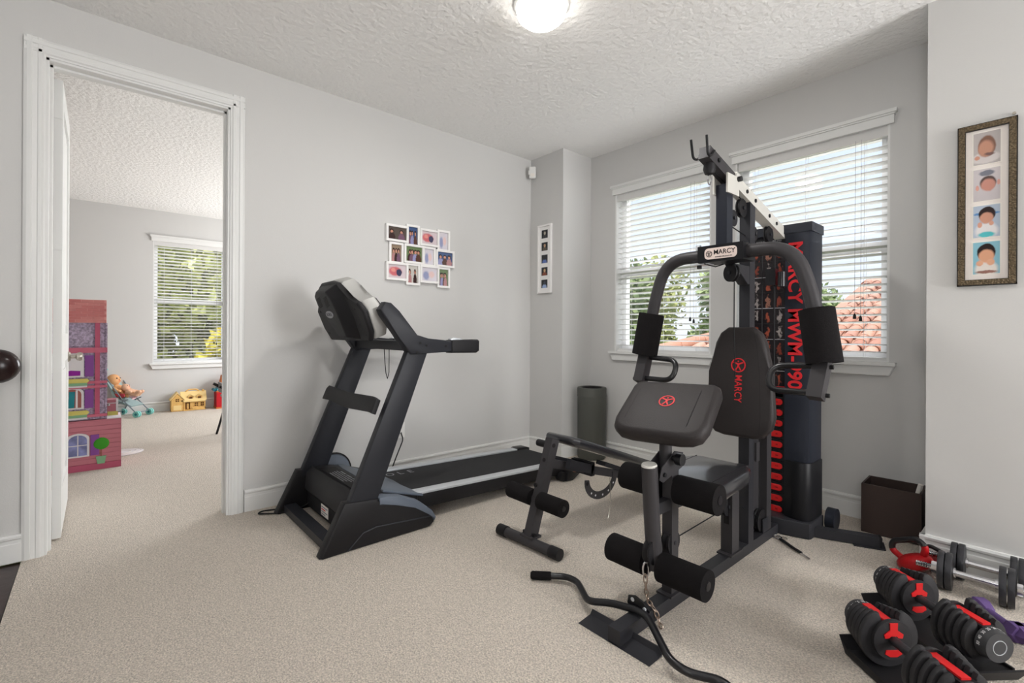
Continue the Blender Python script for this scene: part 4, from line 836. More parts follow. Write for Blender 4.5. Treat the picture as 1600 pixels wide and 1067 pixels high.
# strap on the floor
st = thing('cable_strap', 'black cable strap with metal clips on the carpet beside the tower base', 'strap', (-.9, 2.72, 0))
G().tube([(-.965, 2.77, .008), (-.93, 2.745, .008), (-.88, 2.705, .008), (-.835, 2.677, .008)], 0, rect=(.006, .016), up=(0, 0, 1)).done('webbing', 'cable', st)
G().tube(arc((-.985, 2.785, .007), .02, 0, 360, 16, (1, -.6, 0), (.5, .8, 0))[:-1], .004, 7, True).done('carabiner', 'chrome', st, 'metal spring clip')
G().tube(arc((-.955, 2.80, .006), .014, 0, 360, 14, (1, 0, 0), (0, 1, 0))[:-1], .003, 7, True).done('ring', 'nickel', st)
G().tube([(-.835, 2.677, .006), (-.81, 2.66, .005), (-.79, 2.648, .004), (-.785, 2.64, .004)], .0035, 7).done('hook', 'chrome', st)

# ------------------------------------------------------------ sit-up bench
XB = -1.79
B = thing('sit_up_bench', 'grey folding sit up bench with black pad between treadmill and gym', 'bench', (XB, 2.2, 0))
bp_ = lambda n, g, m='gunmetal', l=None: g.done(n, m, B, l)
bp_('front_foot_tube', G().cyl((XB-.17, 1.672, .03), (XB+.165, 1.692, .03), .026, seg=18))
for s in (-1, 1): bp_('foot_cap', G().cyl((XB+s*.155, 1.682+s*.0095, .03), (XB+s*.215, 1.682+s*.0125, .03), .0295, seg=18, b=.006), 'black_plastic', 'ribbed black end cap')
bp_('upright', G().bar((XB, 1.70, .05), (XB, 1.862, .535), .05, .056, .004))
bp_('upright_bracket', G().box((XB-.045, 1.665, .05), (XB+.045, 1.735, .062), .002))
for s in (-1, 1): bp_('bracket_bolt', G().cyl((XB+s*.036, 1.69, .06), (XB+s*.036, 1.69, .076), .009, seg=8), 'cable')
roller('foam_roller', XB-.205, XB-.03, 1.745, .235, .044, B); roller('foam_roller', XB+.03, XB+.19, 1.745, .235, .044, B)
bp_('roller_axle', G().cyl((XB-.2, 1.745, .235), (XB+.19, 1.745, .235), .012, seg=10), 'steel_dark')
for y, z in ((1.79, .43), (1.725, .31)): bp_('adjust_hole', G().cyl((XB, y, z), (XB, y-.0, z), .001, seg=8) if False else G().cyl((XB, y+.012, z), (XB, y+.006, z+.002), .011, seg=10), 'ink_black')
bp_('side_hole', G().cyl((XB+.025, 1.845, .505), (XB+.0265, 1.845, .505), .012, seg=10), 'ink_black')
bp_('main_rail', G().bar((XB, 1.83, .41), (XB, 3.0, .07), .04, .045, .003, (1, 0, 0)))
bp_('rear_foot_tube', G().cyl((XB-.2, 3.0, .032), (XB+.25, 3.0, .032), .027, seg=16))
for s, x in ((-1, XB-.2), (1, XB+.25)): bp_('foot_cap', G().cyl((x-s*.02, 3.0, .032), (x+s*.04, 3.0, .032), .031, seg=16, b=.006), 'black_plastic')
pw = [(-.115, -.56), (-.09, -.6), (.09, -.6), (.115, -.56), (.13, -.1), (.125, .28), (.1, .31), (-.1, .31), (-.125, .28), (-.13, -.1)]
dv = V((0, -.945, .33)).normalized()
pad('bench_pad', pw, (XB, 2.2, .408), (1, 0, 0), dv, .045, B, .02).data.materials[0] = M['vinyl_gloss']
bp_('pad_end', G().cyl((XB-.135, 1.885, .488), (XB-.03, 1.885, .488), .02, seg=14, b=.005), 'black_plastic')
bp_('pad_support', G().bar((XB-.06, 1.92, .40), (XB-.06, 2.12, .335), .03, .05, .003, (1, 0, 0)).bar((XB+.06, 1.92, .40), (XB+.06, 2.12, .335), .03, .05, .003, (1, 0, 0)).bar((XB, 2.28, .33), (XB, 2.62, .20), .07, .025, .003, (1, 0, 0)), 'steel_dark')
bp_('support_strap', G().box((XB-.075, 2.10, .30), (XB+.075, 2.13, .375), .003), 'black_plastic')
arc_o = [(2.255+.15*cos(R(a)), .268+.12*sin(R(a))-.02) for a in range(172, 372, 10)]; arc_i = [(2.255+.112*cos(R(a)), .275+.082*sin(R(a))-.02) for a in range(368, 170, -10)]
ap = bp_('adjuster_arc', G().yz(arc_o+arc_i, XB+.02, XB+.026, .0008, 1), 'gunmetal', 'curved adjuster plate with holes')
for a in (185, 225, 245, 275, 300, 330): G().cyl((XB+.0255, 2.255+.131*cos(R(a)), .25+.101*sin(R(a))), (XB+.0265, 2.255+.131*cos(R(a)), .25+.101*sin(R(a))), .006 if a > 190 else .011, seg=10).done('arc_hole', 'ink_white' if a > 190 else 'ink_black', ap)
bp_('pin_tether', G().tube([(XB+.03, 2.33, .24), (XB+.03, 2.335, .12), (XB+.035, 2.345, .09), (XB+.03, 2.34, .08), (XB+.04, 2.30, .004)], .0018, 5), 'nickel')

# ------------------------------------------------------------ bin, brown box
bn_ = thing('waste_bin', 'tall round grey bin in the corner beside the left window', 'bin', (-2.705, 3.312, 0))
G().lathe([(0, .004), (.118, .004), (.124, .012), (.126, .545), (.128, .547), (.128, .56), (.127, .562), (.129, .615), (.126, .626), (.118, .628), (.1, .622), (.085, .602), (.082, .58), (0, .578)], (-2.705, 3.312, 0), seg=36).done('bin_body', 'bin_grey', bn_)
G().lathe([(.09, .612), (.075, .6), (.072, .5), (0, .5)], (-2.705, 3.312, .015), seg=28).done('lid_recess', 'ink_black', bn_)
qx = thing('storage_box', 'dark brown open storage box against the wall under the right window', 'box', (-.59, 3.36, 0))
bxM = Mx.Translation((-.586, 3.362, 0)) @ Mx.Rotation(R(2.2), 4, 'Z'); hw, hd, hh, tt = .13, .108, .272, .009
for q in ((-hw, -hd, hw, -hd+tt), (-hw, hd-tt, hw, hd), (-hw, -hd+tt, -hw+tt, hd-tt), (hw-tt, -hd+tt, hw, hd-tt)):
    G().box((q[0], q[1], .002), (q[2], q[3], hh), .002, 1).xf(bxM).done('box_side', 'brown_leather', qx)
G().box((-hw+tt, -hd+tt, .002), (hw-tt, hd-tt, .012)).xf(bxM).done('box_floor', 'brown_inside', qx)
tu = tag(G().cyl((-.53, 3.36, .03), (-.466, 3.335, .305), .012, seg=14).done('paper_tube', 'paper'), 'pale rolled paper tube standing inside the brown storage box', 'tube')

# ------------------------------------------------------------ weights on the floor
def plate_poly(r, slot=.03, depth=-.015):
    a0 = math.asin(slot*1.75/r); n = 26; P = []
    for i in range(n+1):
        a = pi/2+a0+(2*pi-2*a0)*i/n; P.append((r*cos(a), r*sin(a)))
    return P+[(slot*1.25, r*.84), (slot, r*.66), (slot, depth), (-slot, depth), (-slot, r*.66), (-slot*1.25, r*.84)]
def adj_dumbbell():
    t = thing('adjustable_dumbbell', '', 'dumbbell', (0, 0, 0), 'adjustable dumbbells'); zc = .105
    G().cyl((-.085, 0, zc), (.085, 0, zc), .0155, seg=18).done('handle', 'cast_iron', t)
    for s in (-1, 1):
        for k in range(5):
            r = .102-.0055*k; x = s*(.082+k*.0225)
            G().prism(plate_poly(r), (x, 0, zc), (0, 1, 0), (0, 0, 1), (s*.0165, 0, 0), .0034, 2, 30).done('weight_plate', 'plate_grey', t)
        G().box((s*.078, -.0255, zc-.014), (s*.2, .0255, zc+.052), .004).done('carriage', 'black_plastic', t)
        G().box((s*.074, -.0145, zc+.05), (s*.19, .0145, zc+.0585), .002, 1).done('red_strip', 'red', t, 'red strip along the top')
        gd = G().cyl((s*.0665, 0, zc), (s*.08, 0, zc), .068, seg=28, b=.003).done('guard_disc', 'plate_grey', t)
        e = [(-.0145, .0605), (-.012, .036), (-.034, .022), (-.031, .008), (-.016, .009), (-.011, .016), (.011, .016), (.016, .009), (.031, .008), (.034, .022), (.012, .036), (.0145, .0605)]
        G().prism(e, (s*.0666, 0, zc), (0, 1, 0), (0, 0, 1), (-s*.003, 0, 0), .0006, 1).done('guard_emblem', 'red', gd, 'red three-armed emblem')
        G().prism([(-.026, -.032), (-.03, -.046), (-.012, -.056), (.012, -.056), (.03, -.046), (.026, -.032)], (s*.0666, 0, zc), (0, 1, 0), (0, 0, 1), (-s*.003, 0, 0), .0006, 1).done('guard_tab', 'red', gd, 'red tab below the handle')
        kb = G().cyl((s*.197, 0, zc), (s*.232, 0, zc), .054, .05, 32, .005).done('dial', 'dial_grey', t, 'round grey weight dial')
        G().tube(arc((s*.2323, 0, zc), .024, 0, 360, 24, (0, 1, 0), (0, 0, 1))[:-1], .0013, 6, True).done('dial_ring', 'silver', kb)
        for i, n_ in enumerate(('5', '10', '15', '20', '25', '30', '40', '50')):
            a = R(20+i*22); rd = V((0, cos(a), sin(a))); text('dial_number', n_, .014, 'ink_white', kb, V((s*.21, 0, zc))+rd*.0538, (V((s, 0, 0))).cross(rd) if False else V((0, -sin(a), cos(a)))*s*-1, (-1 if s > 0 else 1, 0, 0) if False else (-s*s, 0, 0), xs=.9, th=.0006)
    return t
def tray():
    t = thing('dumbbell_tray', '', 'tray', (0, 0, 0), 'dumbbell trays')
    G().prism([(-.215, .004), (.215, .004), (.25, .062), (.242, .064), (.205, .026), (.075, .022), (-.075, .022), (-.205, .026), (-.242, .064), (-.25, .062)], (0, -.108, 0), (1, 0, 0), (0, 0, 1), (0, .216, 0), .004, 2).done('tray_shell', 'black_plastic', t)
    for s in (-1, 1): G().box((-.2, s*.1, .02), (.2, s*.108, .036), .003).done('tray_lip', 'black_plastic', t)
    for sx in (-.18, .18):
        for sy in (-.08, .08): G().cyl((sx, sy, 0), (sx, sy, .008), .012, seg=10).done('rubber_foot', 'black_gloss', t)
    G().box((-.05, -.094, .0215), (.0, -.086, .0228)).done('tray_sticker', 'ink_white', t)
    return t
AD = [((-.262, 1.901), -40), ((-.28, 2.29), -38)]
for i, ((x, y), a) in enumerate(AD):
    if i == 0: d0, t0 = adj_dumbbell(), tray()
    if i == 0:
        d, t = d0, t0; d.location = (x-.028, y+.004, .0222); t.location = (x, y, 0); d.rotation_euler = t.rotation_euler = (0, 0, R(a))
    else: d, t = copy_tree(d0, (x, y, .0222), R(a)), copy_tree(t0, (x, y, 0), R(a))
    d.scale = (.94, .94, .94); t.scale = (.92, .85, .83)
    d['label'] = ('black and red adjustable dumbbell nearest the camera at the bottom right', 'black and red adjustable dumbbell behind the nearest one, its full end dial in view')[i]
    t['label'] = ('black plastic tray under the nearest adjustable dumbbell, white sticker on it', 'black plastic tray under the rear adjustable dumbbell')[i]

def chrome_db(loc, rz, label):
    t = thing('plate_dumbbell', label, 'dumbbell', (0, 0, 0), 'chrome bar dumbbells')
    zc = .078
    G().cyl((-.068, 0, zc), (.068, 0, zc), .0135, seg=16).done('handle', 'chrome', t)
    for s in (-1, 1):
        G().cyl((s*.06, 0, zc), (s*.069, 0, zc), .021, seg=18, b=.002).done('collar', 'chrome', t)
        for k in range(2): G().lathe([(.014, 0), (.05, .002), (.066, 0), (.077, .001), (.078, .005), (.078, .018), (.077, .022), (.066, .022), (.05, .02), (.014, .022)], (s*(.07+k*.025), 0, zc), (s, 0, 0), 30).done('weight_plate', 'cast_iron', t)
        g = G().lathe([(.0125, .12)]+[(.0125 if i % 2 else .0102, .12+i*.0042) for i in range(18)]+[(0, .196)], (0, 0, zc), (s, 0, 0), 14); g.done('threaded_end', 'chrome', t)
        g = G(); star = []
        for i in range(12): r = .027 if i % 2 else .019; star.append((r*cos(pi*i/6), r*sin(pi*i/6)))
        g.prism(star, (s*.1215, 0, zc), (0, 1, 0), (0, 0, 1), (s*.018, 0, 0), .002, 1).done('star_nut', 'chrome', t)
    t.location = loc; t.rotation_euler = (0, 0, rz); return t
chrome_db((-.215, 2.81, 0), R(2), 'chrome bar dumbbell with iron plates in front of its twin')
chrome_db((-.19, 2.972, 0), R(1), 'chrome bar dumbbell with iron plates closest to the baseboard')

def kettlebell(loc, rz, tilt, label, sc=1):
    t = thing('kettlebell', label, 'kettlebell', (0, 0, 0), 'red kettlebells')
    m = Mx.Translation((0, 0, .048*sc)) @ Mx.Rotation(tilt, 4, 'Y') @ Mx.Scale(sc, 4)
    G().lathe([(0, -.04), (.045, -.04), (.066, -.03), (.078, -.004), (.074, .014), (.056, .03), (.03, .038), (0, .04)], (0, 0, 0), (0, 0, 1), 28).xf(m).done('bell', 'red_enamel', t)
    P = bend([(-.05, 0, .02), (-.085, 0, .065), (-.06, 0, .105), (.06, 0, .105), (.085, 0, .065), (.05, 0, .02)], .04, 5)
    n = len(P); k0 = int(n*.18)
    G().tube(P[k0:n-k0], .0145, 14).xf(m).done('handle', 'black_gloss', t, 'black grip')
    for q in (P[:k0+1], P[n-k0-1:]): G().tube(q, .0152, 14).xf(m).done('handle_root', 'red_enamel', t)
    G().lathe([(0, 0), (.016, 0), (.014, .003), (0, .004)], (0, -.068, 0), (0, -1, -.1), 14).xf(m).done('weight_mark', 'ink_white' if False else 'red', t)
    t.location = loc; t.rotation_euler = (0, 0, rz); return t
kettlebell((-.425, 2.895, 0), R(-18), R(-26), 'red kettlebell lying tipped over beside the brown storage box', .92)
kettlebell((-.368, 2.99, 0), R(-14), R(16), 'red kettlebell behind the chrome dumbbell plates against the baseboard', .64)

def hex_db(loc, rz, label):
    t = thing('hex_dumbbell', label, 'dumbbell', (0, 0, 0), 'purple dumbbells')
    G().cyl((-.055, 0, .033), (.055, 0, .033), .0155, seg=16).done('handle', 'purple', t)
    for s in (-1, 1):
        hx_ = [(.036*cos(pi*i/3), .036*sin(pi*i/3)*1.0) for i in range(6)]; hs = [(a*.6, b*.6) for a, b in hx_]
        g = G(); R0 = []
        for x, sc in ((.042, .45), (.056, .85), (.066, 1), (.096, 1), (.104, .86)): R0.append([g.bm.verts.new((s*x, a*sc, .0325+b*sc)) for a, b in hx_])
        for A, C in zip(R0, R0[1:]):
            for i in range(6): g.bm.faces.new([A[i], A[(i+1) % 6], C[(i+1) % 6], C[i]])
        g.bm.faces.new(R0[0]); g.bm.faces.new(R0[-1]); g._bev(list(g.bm.verts), .003, 2, 25); g.done('hex_head', 'purple', t)
    t.location = loc; t.rotation_euler = (0, 0, rz); return t
hex_db((-.135, 2.585, 0), R(-52), 'purple hex dumbbell nearer the chrome dumbbells')
hex_db((-.03, 2.455, 0), R(-60), 'purple hex dumbbell at the right frame edge beside the rear tray')

# ------------------------------------------------------------ playroom
# dollhouse
Dx = -5.02
D = thing('dollhouse', 'tall pink and purple dollhouse standing behind the open door', 'dollhouse', (Dx-.15, -.2, 0))
dp = lambda n, g, m, l=None, p=None: g.done(n, m, p or D, l)
ya, yt, yb_ = -.52, .055, .144
dp('base_storey', G().box((Dx-.30, ya, .012), (Dx, yb_, .395)), 'pink_siding')
for i in range(9): dp('siding_board', G().box((Dx, ya, .055+i*.037), (Dx+.006, yb_, .055+i*.037+.034), .002, 1), 'pink_siding')
dp('plinth', G().box((Dx-.002, ya, .0), (Dx+.009, yb_, .05)), 'deep_pink')
dp('base_top', G().box((Dx-.30, yt, .395), (Dx+.004, yb_, .402)), 'toy_white')
dp('tower_wall', G().box((Dx-.29, ya, .40), (Dx-.012, yt, 1.168)).box((Dx-.29, yt-.012, .40), (Dx, yt, 1.168)), 'lavender')
for z in (.435, .665, .70, .945, .965): dp('ledge', G().box((Dx-.02, ya, z-.014), (Dx+.008, yt, z+.006), .002, 1), 'pink')
dp('corner_post', G().box((Dx-.01, yt-.075, .42), (Dx+.003, yt-.045, 1.168)), 'deep_pink')
dp('pattern_panel', G().box((Dx-.012, ya, .985), (Dx+.002, yt-.09, 1.135)), 'lavender')
dp('roof_block', G().box((Dx-.28, ya, 1.168), (Dx, yt-.006, 1.352)), 'pink_mortar')
bmesh_brick = None
for r_ in range(8):
    y = ya+(.0 if r_ % 2 else -.035)
    while y < yt-.02:
        a, b = max(y, ya), min(y+.066, yt-.008)
        if b-a > .02 and b > -.25: dp('brick', G().box((Dx-.001, a, 1.172+r_*.0224), (Dx+.005, b, 1.172+r_*.0224+.0195)), 'pink_brick' if (r_+int(y*50)) % 3 else 'pink_brick_b')
        y += .07
def arch(y0, y1, z0, z1, n=8):
    w_ = (y1-y0)/2; return [(y0, z0), (y1, z0)]+[((y0+y1)/2+w_*cos(pi*i/n), z1-.04+.04*sin(pi*i/n)) for i in range(n+1)]
for k, (z0, z1, inside) in enumerate(((.74, .93, 'toy_white'), (.49, .66, 'toy_brown'), (.115, .30, 'toy_blue'))):
    y1 = -.085 if k < 2 else -.05; y0 = y1-.135
    xs_ = Dx-.012 if k < 2 else Dx+.006
    wv = dp('window_frame', G().prism(arch(y0, y1, z0, z1), (xs_-.001, 0, 0), (0, 1, 0), (0, 0, 1), (.014, 0, 0)), 'toy_white')
    G().prism(arch(y0+.014, y1-.014, z0+.012, z1-.012), (xs_+.0135, 0, 0), (0, 1, 0), (0, 0, 1), (.0012, 0, 0)).done('window_view', inside, wv)
    if k == 0: G().prism([(y0+.02, z0+.013), (y1-.02, z0+.013), (y1-.02, z0+.05), (y0+.06, z0+.055), (y0+.02, z0+.045)], (xs_+.0148, 0, 0), (0, 1, 0), (0, 0, 1), (.002, 0, 0)).done('purple_sofa', 'toy_magenta', wv)
    if k == 1:
        G().prism([(y0+.045, z0+.013), (y0+.08, z0+.013), (y0+.085, z1-.03), (y0+.05, z1-.03)], (xs_+.0148, 0, 0), (0, 1, 0), (0, 0, 1), (.002, 0, 0)).done('teal_dress', 'toy_teal', wv)
        G().box((xs_+.0148, y0+.018, z0+.013), (xs_+.0168, y0+.045, z0+.06)).done('yellow_stool', 'toy_yellow', wv)
        G().box((xs_+.0148, y0+.088, z0+.013), (xs_+.0165, y0+.1, z1-.02)).done('white_post', 'toy_white', wv)
    if k == 2: G().box((xs_+.0145, (y0+y1)/2-.003, z0+.012), (xs_+.017, (y0+y1)/2+.003, z1-.014)).box((xs_+.0145, y0+.014, (z0+z1)/2-.003), (xs_+.017, y1-.014, (z0+z1)/2+.003)).done('glazing_bar', 'toy_white', wv)
    sh = dp('shutter', G().box((xs_, y1+.006, z0+.004), (xs_+.012, y1+.058, z1-.02), .002, 1), 'shutter_purple')
    if k < 2:
        dp('flower_box', G().prism([(y0-.03, z0-.012), (y1+.02, z0-.012), (y1+.034, z0-.028), (y1+.02, z0-.045), (y0-.03, z0-.045)], (Dx-.005, 0, 0), (0, 1, 0), (0, 0, 1), (.022, 0, 0), .003), 'toy_yellow')
        dp('flower_trim', G().box((Dx-.003, y0-.03, z0-.066), (Dx+.014, y1+.02, z0-.045)), 'toy_green'); dp('lace_trim', G().box((Dx-.003, y0-.03, z0-.08), (Dx+.01, y1+.02, z0-.067)), 'toy_white')
for yy in (.02, -.25):
    tp = dp('topiary', G().ball((Dx+.014, yy, .205), (.012, .05, .048), 14, 10), 'leaf_green', 'green round topiary')
    G().box((Dx+.006, yy-.005, .10), (Dx+.012, yy+.005, .165)).done('topiary_stem', 'toy_brown', tp); G().prism([(-.022, 0), (.022, 0), (.032, .06), (-.032, .06)], (Dx+.006, yy, .045), (0, 1, 0), (0, 0, 1), (.01, 0, 0)).done('topiary_pot', 'toy_green', tp)
dw = dp('drawer_cabinet', G().box((Dx-.27, yt+.002, .402), (Dx-.14, yt+.072, .53)), 'pink_siding')
G().box((Dx-.142, yt+.004, .402), (Dx-.136, yt+.07, .435)).done('yellow_base', 'toy_yellow', dw); G().ball((Dx-.134, yt+.012, .49), .008, 10, 8).done('drawer_knob', 'toy_white', dw)
G().box((Dx-.142, yt+.058, .435), (Dx-.134, yt+.072, .54)).box((Dx-.142, yt+.002, .50), (Dx-.136, yt+.06, .506)).done('white_post', 'toy_white', dw)
# mat
mt = thing('round_mat', 'white round lace mat on the playroom carpet', 'mat', (-5.55, .17, 0))
G().lathe([(0, .001), (.15, .001), (.152, .004), (.145, .006), (0, .006)], (-5.55, .17, 0), seg=40).done('mat_disc', 'toy_white', mt)
for r_ in (.06, .1, .135): G().tube(arc((-5.55, .17, .0065), r_, 0, 360, 36, (1, 0, 0), (0, 1, 0))[:-1], .0025, 5, True).done('lace_ring', 'paper', mt)

# stroller and dolls: built in local axes (x to the child's left, y forward) and turned
def skin(name, verts, edges, radii, m, parent, mtx, label=None):
    me = bpy.data.meshes.new('s'); me.from_pydata([mtx @ V(v) for v in verts], edges, []); o = bpy.data.objects.new('s', me); COL.objects.link(o)
    o.modifiers.new('k', 'SKIN'); o.modifiers.new('u', 'SUBSURF').levels = 1
    for i, r in enumerate(radii): me.skin_vertices[0].data[i].radius = (r, r)
    me.skin_vertices[0].data[0].use_root = True
    bpy.context.view_layer.update(); n = bpy.data.meshes.new_from_object(o.evaluated_get(bpy.context.evaluated_depsgraph_get())); bpy.data.objects.remove(o)
    g = G(); g.bm.from_mesh(n); return g.done(name, m, parent, label, sharp=80)
SM = Mx.Translation((-7.86, .31, 0)) @ Mx.Rotation(R(-38), 4, 'Z')
s_ = thing('doll_stroller', 'toy doll stroller with teal wheels by the playroom wall', 'stroller', SM.translation)
sp_ = lambda n, g, m, l=None, p=None: g.xf(SM).done(n, m, p or s_, l)
for s in (-1, 1):
    x = s*.115
    sp_('frame_tube', G().tube([(x, .17, .045), (x, -.02, .24), (x, -.22, .52), (x, -.26, .56)], .007, 8), 'stroller_tube')
    sp_('frame_tube', G().tube([(x, -.16, .045), (x, -.1, .16), (x, .06, .23)], .007, 8), 'stroller_tube')
    sp_('handle', G().tube(bend([(x, -.25, .55), (x, -.275, .59), (x, -.24, .615), (x, -.19, .61)], .03, 4), .0105, 8), 'stroller_teal')
    for y in (.17, -.16):
        for e in (-.014, .014):
            wl = sp_('wheel', G().cyl((x+e-.009, y, .04), (x+e+.009, y, .04), .04, seg=18, b=.006), 'stroller_teal', 'teal wheel')
            G().cyl((x+e-.0105, y, .04), (x+e+.0105, y, .04), .016, seg=12).xf(SM).done('hub', 'toy_teal', wl)
sp_('axle', G().cyl((-.12, .17, .06), (.12, .17, .06), .006, seg=8).cyl((-.12, -.16, .05), (.12, -.16, .05), .006, seg=8).cyl((-.115, .06, .155), (.115, .06, .155), .006, seg=8), 'stroller_tube')
sp_('seat_fabric', G().prism([(-.10, .19), (.09, .13), (.10, .145), (-.07, .215), (-.2, .45), (-.215, .445)], (-.105, 0, 0), (0, 1, 0), (0, 0, 1), (.21, 0, 0), .003, 1), 'fabric_grey')
sp_('harness', G().box((-.1, -.12, .26), (-.085, .0, .3)).box((.085, -.12, .26), (.1, .0, .3)), 'doll_red')
def doll(name, label, mtx, sc, skinm, cloth, legs=True):
    t = thing(name, label, 'doll', mtx.translation, 'toy dolls'); m = mtx @ Mx.Scale(sc, 4)
    skin('body', [(0, 0, 0), (0, -.03, .09), (0, -.05, .16), (-.06, -.04, .14), (-.1, .01, .09), (-.09, .06, .07), (.06, -.04, .14), (.1, .01, .09), (.09, .06, .07), (-.035, .05, 0), (-.04, .13, .015), (-.045, .19, -.01), (.035, .05, 0), (.04, .13, .015), (.045, .19, -.01), (0, -.055, .19)],
         [(0, 1), (1, 2), (2, 3), (3, 4), (4, 5), (2, 6), (6, 7), (7, 8), (0, 9), (9, 10), (10, 11), (0, 12), (12, 13), (13, 14), (2, 15)], [.05, .055, .045, .028, .022, .018, .028, .022, .018, .034, .027, .022, .034, .027, .022, .025], skinm, t, m)
    hd = G().ball((0, -.06, .255), (.075, .078, .08), 18, 14).xf(m).done('head', skinm, t)
    for ex in (-.028, .028): G().ball((ex, .012, .262), (.009, .005, .011), 8, 6).xf(m).done('eye', 'ink_black', hd)
    G().ball((0, .02, .243), (.01, .009, .008), 8, 6).xf(m).done('nose', skinm, hd); G().ball((0, .014, .222), (.018, .005, .005), 8, 6).xf(m).done('mouth', 'doll_red', hd)
    G().lathe([(.03, .175), (.055, .15), (.064, .09), (.062, .03), (.06, -.01), (.066, -.03)], (0, -.025, 0), V((0, -.3, 1)), 18).xf(m).done('clothes', cloth, t)
doll('large_doll', 'large bald doll with orange skin sitting back in the stroller', SM @ Mx.Translation((0, -.075, .25)) @ Mx.Rotation(R(18), 4, 'X'), .95, 'doll_skin', 'doll_red')
doll('baby_doll', 'small baby doll in pale pink lying on the lap of the large doll', SM @ Mx.Translation((.015, .075, .265)) @ Mx.Rotation(R(35), 4, 'X'), .6, 'doll_skin_b', 'doll_pink')

# wooden toy house
Wx = -7.86
W = thing('wooden_toy_house', 'light wooden toy house with dormers below the playroom window', 'toy house', (Wx-.06, .95, 0))
wp_ = lambda n, g, m, l=None, p=None: g.done(n, m, p or W, l)
ya, yb2 = .745, 1.14
wp_('house_wall', G().box((Wx-.14, ya+.135, .004), (Wx-.02, yb2, .14)), 'pine')
wp_('gable_wing', G().yz([(ya, .004), (ya+.14, .004), (ya+.14, .16), (ya+.07, .245), (ya, .16)], Wx-.14, Wx, .003, 1), 'pine')
wp_('wing_roof', G().prism([(ya-.012, .15), (ya+.07, .25), (ya+.152, .15), (ya+.152, .164), (ya+.07, .266), (ya-.012, .164)], (Wx-.15, 0, 0), (0, 1, 0), (0, 0, 1), (.155, 0, 0)), 'pine_light')
wp_('main_roof', G().prism([(Wx+.0, .135), (Wx-.08, .245), (Wx-.16, .135), (Wx-.16, .15), (Wx-.08, .262), (Wx, .15)], (0, ya+.11, 0), (1, 0, 0), (0, 0, 1), (0, .30, 0)), 'pine_light')
wp_('porch_floor', G().box((Wx-.02, ya+.14, .004), (Wx+.01, yb2, .018), .002, 1), 'pine'); wp_('porch_rail', G().box((Wx+.0, ya+.235, .018), (Wx+.008, yb2, .045), .002, 1), 'pine'); wp_('porch_beam', G().box((Wx-.01, ya+.14, .122), (Wx+.008, yb2, .136), .002, 1), 'pine_light')
for y in (ya+.148, ya+.235, yb2-.006): wp_('porch_post', G().box((Wx, y-.005, .018), (Wx+.008, y+.005, .124)), 'pine')
def wwin(y, z, w_, h_, x, p=None):
    f = wp_('window', G().box((x-.002, y-w_/2, z-h_/2), (x+.003, y+w_/2, z+h_/2)), 'pine_dark', None, p)
    G().box((x+.002, y-.0025, z-h_/2), (x+.005, y+.0025, z+h_/2)).box((x+.002, y-w_/2, z-.0025), (x+.005, y+w_/2, z+.0025)).done('glazing_bar', 'pine', f) if p is None else None
wwin(ya+.07, .155, .038, .038, Wx); wwin(ya+.29, .08, .042, .046, Wx-.02); wwin(ya+.36, .08, .036, .046, Wx-.02)
wp_('garage_door', G().box((Wx-.001, ya+.025, .02), (Wx+.003, ya+.115, .085), .001, 1), 'pine_light')
dor = wp_('front_door', G().box((Wx-.021, ya+.165, .018), (Wx-.015, ya+.215, .115)), 'pine_dark'); G().box((Wx-.016, ya+.178, .025), (Wx-.013, ya+.202, .10)).done('door_slab', 'pine', dor)
for y in (ya+.225, ya+.325):
    dm_ = wp_('dormer', G().yz([(y-.032, .15), (y+.032, .15), (y+.032, .195), (y, .212), (y-.032, .195)], Wx-.075, Wx-.012, .001, 1), 'pine')
    G().box((Wx-.0125, y-.018, .157), (Wx-.009, y+.018, .19)).done('dormer_window', 'pine_dark', dm_)
    G().prism([(y-.04, .19), (y, .215), (y+.04, .19), (y+.04, .197), (y, .224), (y-.04, .197)], (Wx-.08, 0, 0), (0, 1, 0), (0, 0, 1), (.075, 0, 0)).done('dormer_roof', 'pine_light', dm_)
wp_('carry_handle', G().tube(bend([(Wx-.08, ya+.17, .255), (Wx-.08, ya+.2, .285), (Wx-.08, ya+.3, .285), (Wx-.08, ya+.33, .255)], .03, 4), .009, 8), 'pine'); wp_('chimney', G().box((Wx-.1, yb2-.03, .22), (Wx-.07, yb2-.008, .275)), 'pine')
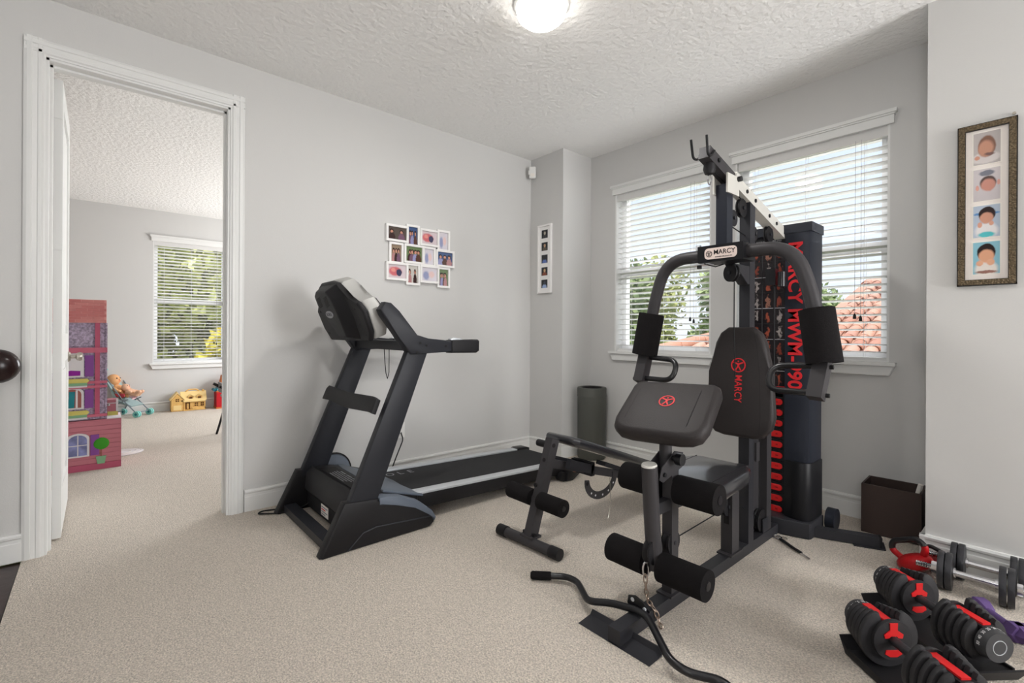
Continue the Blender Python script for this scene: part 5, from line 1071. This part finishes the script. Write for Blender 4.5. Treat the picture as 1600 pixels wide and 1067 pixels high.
# toy barn
Bx = -7.8
K = thing('toy_barn', 'red toy barn with teal roof by the right edge of the doorway', 'toy barn', (Bx-.1, 1.45, 0))
kp = lambda n, g, m, l=None, p=None: g.done(n, m, p or K, l)
kp('barn_wall', G().box((Bx-.2, 1.265, .02), (Bx, 1.62, .27)), 'barn_red'); kp('barn_base', G().box((Bx-.205, 1.26, .0), (Bx+.006, 1.625, .022)), 'barn_orange')
kp('barn_band', G().box((Bx-.202, 1.262, .235), (Bx+.003, 1.622, .272)), 'barn_orange'); kp('barn_gable', G().yz([(1.30, .272), (1.60, .272), (1.52, .42), (1.34, .47)], Bx-.16, Bx-.03, .002, 1), 'barn_orange')
kp('barn_roof', G().prism([(1.235, .262), (1.255, .25), (1.60, .53), (1.59, .56)], (Bx-.12, 0, 0), (0, 1, 0), (0, 0, 1), (.15, 0, 0), .003, 1), 'barn_teal'); kp('roof_edge', G().prism([(1.26, .275), (1.272, .265), (1.60, .535), (1.59, .55)], (Bx+.03, 0, 0), (0, 1, 0), (0, 0, 1), (.008, 0, 0)), 'barn_teal_light')
kp('roof_lip', G().tube([(Bx-.12, 1.24, .27), (Bx+.03, 1.24, .27)], .02, 10), 'barn_teal')
g = G()
for q in ((1.335, .085, 1.352, .20), (1.335, .085, 1.46, .102), (1.335, .185, 1.46, .20), (1.445, .085, 1.46, .2)): g.box((Bx, q[0], q[1]), (Bx+.006, q[2], q[3]))
dd2 = kp('door_frame', g, 'toy_white', 'white square door frame'); G().box((Bx, 1.352, .102), (Bx+.003, 1.445, .185)).done('door_opening', 'ink_black', dd2)
# folding chair behind the door jamb
fc = thing('child_chair', 'chair with dark metal legs and grey seat just past the door casing', 'chair', (-5.5, 1.15, 0))
for dx_ in (0, -.34):
    G().tube(bend([(-5.563+dx_, .958, .0), (-5.555+dx_, 1.0, .16), (-5.55+dx_, 1.05, .40), (-5.55+dx_, 1.02, .5), (-5.55+dx_, .93, .545)], .12, 6), .011, 10).done('leg', 'iron', fc)
    G().tube([(-5.55+dx_, 1.40, .0), (-5.55+dx_, 1.24, .40)], .011, 10).done('leg', 'iron', fc)
    G().tube(bend([(-5.55+dx_, .925, .548), (-5.55+dx_, .99, .50), (-5.55+dx_, 1.03, .42), (-5.55+dx_, 1.05, .33)], .05, 5), .014, 10).done('arm_rest', 'iron', fc)
G().xy([(-5.90, .99), (-5.55, .99), (-5.55, 1.38), (-5.90, 1.38)], .40, .43, .01, 2).done('seat', 'chair_grey', fc)
G().box((-5.90, .97, .46), (-5.55, .985, .56), .006).done('backrest', 'chair_grey', fc)
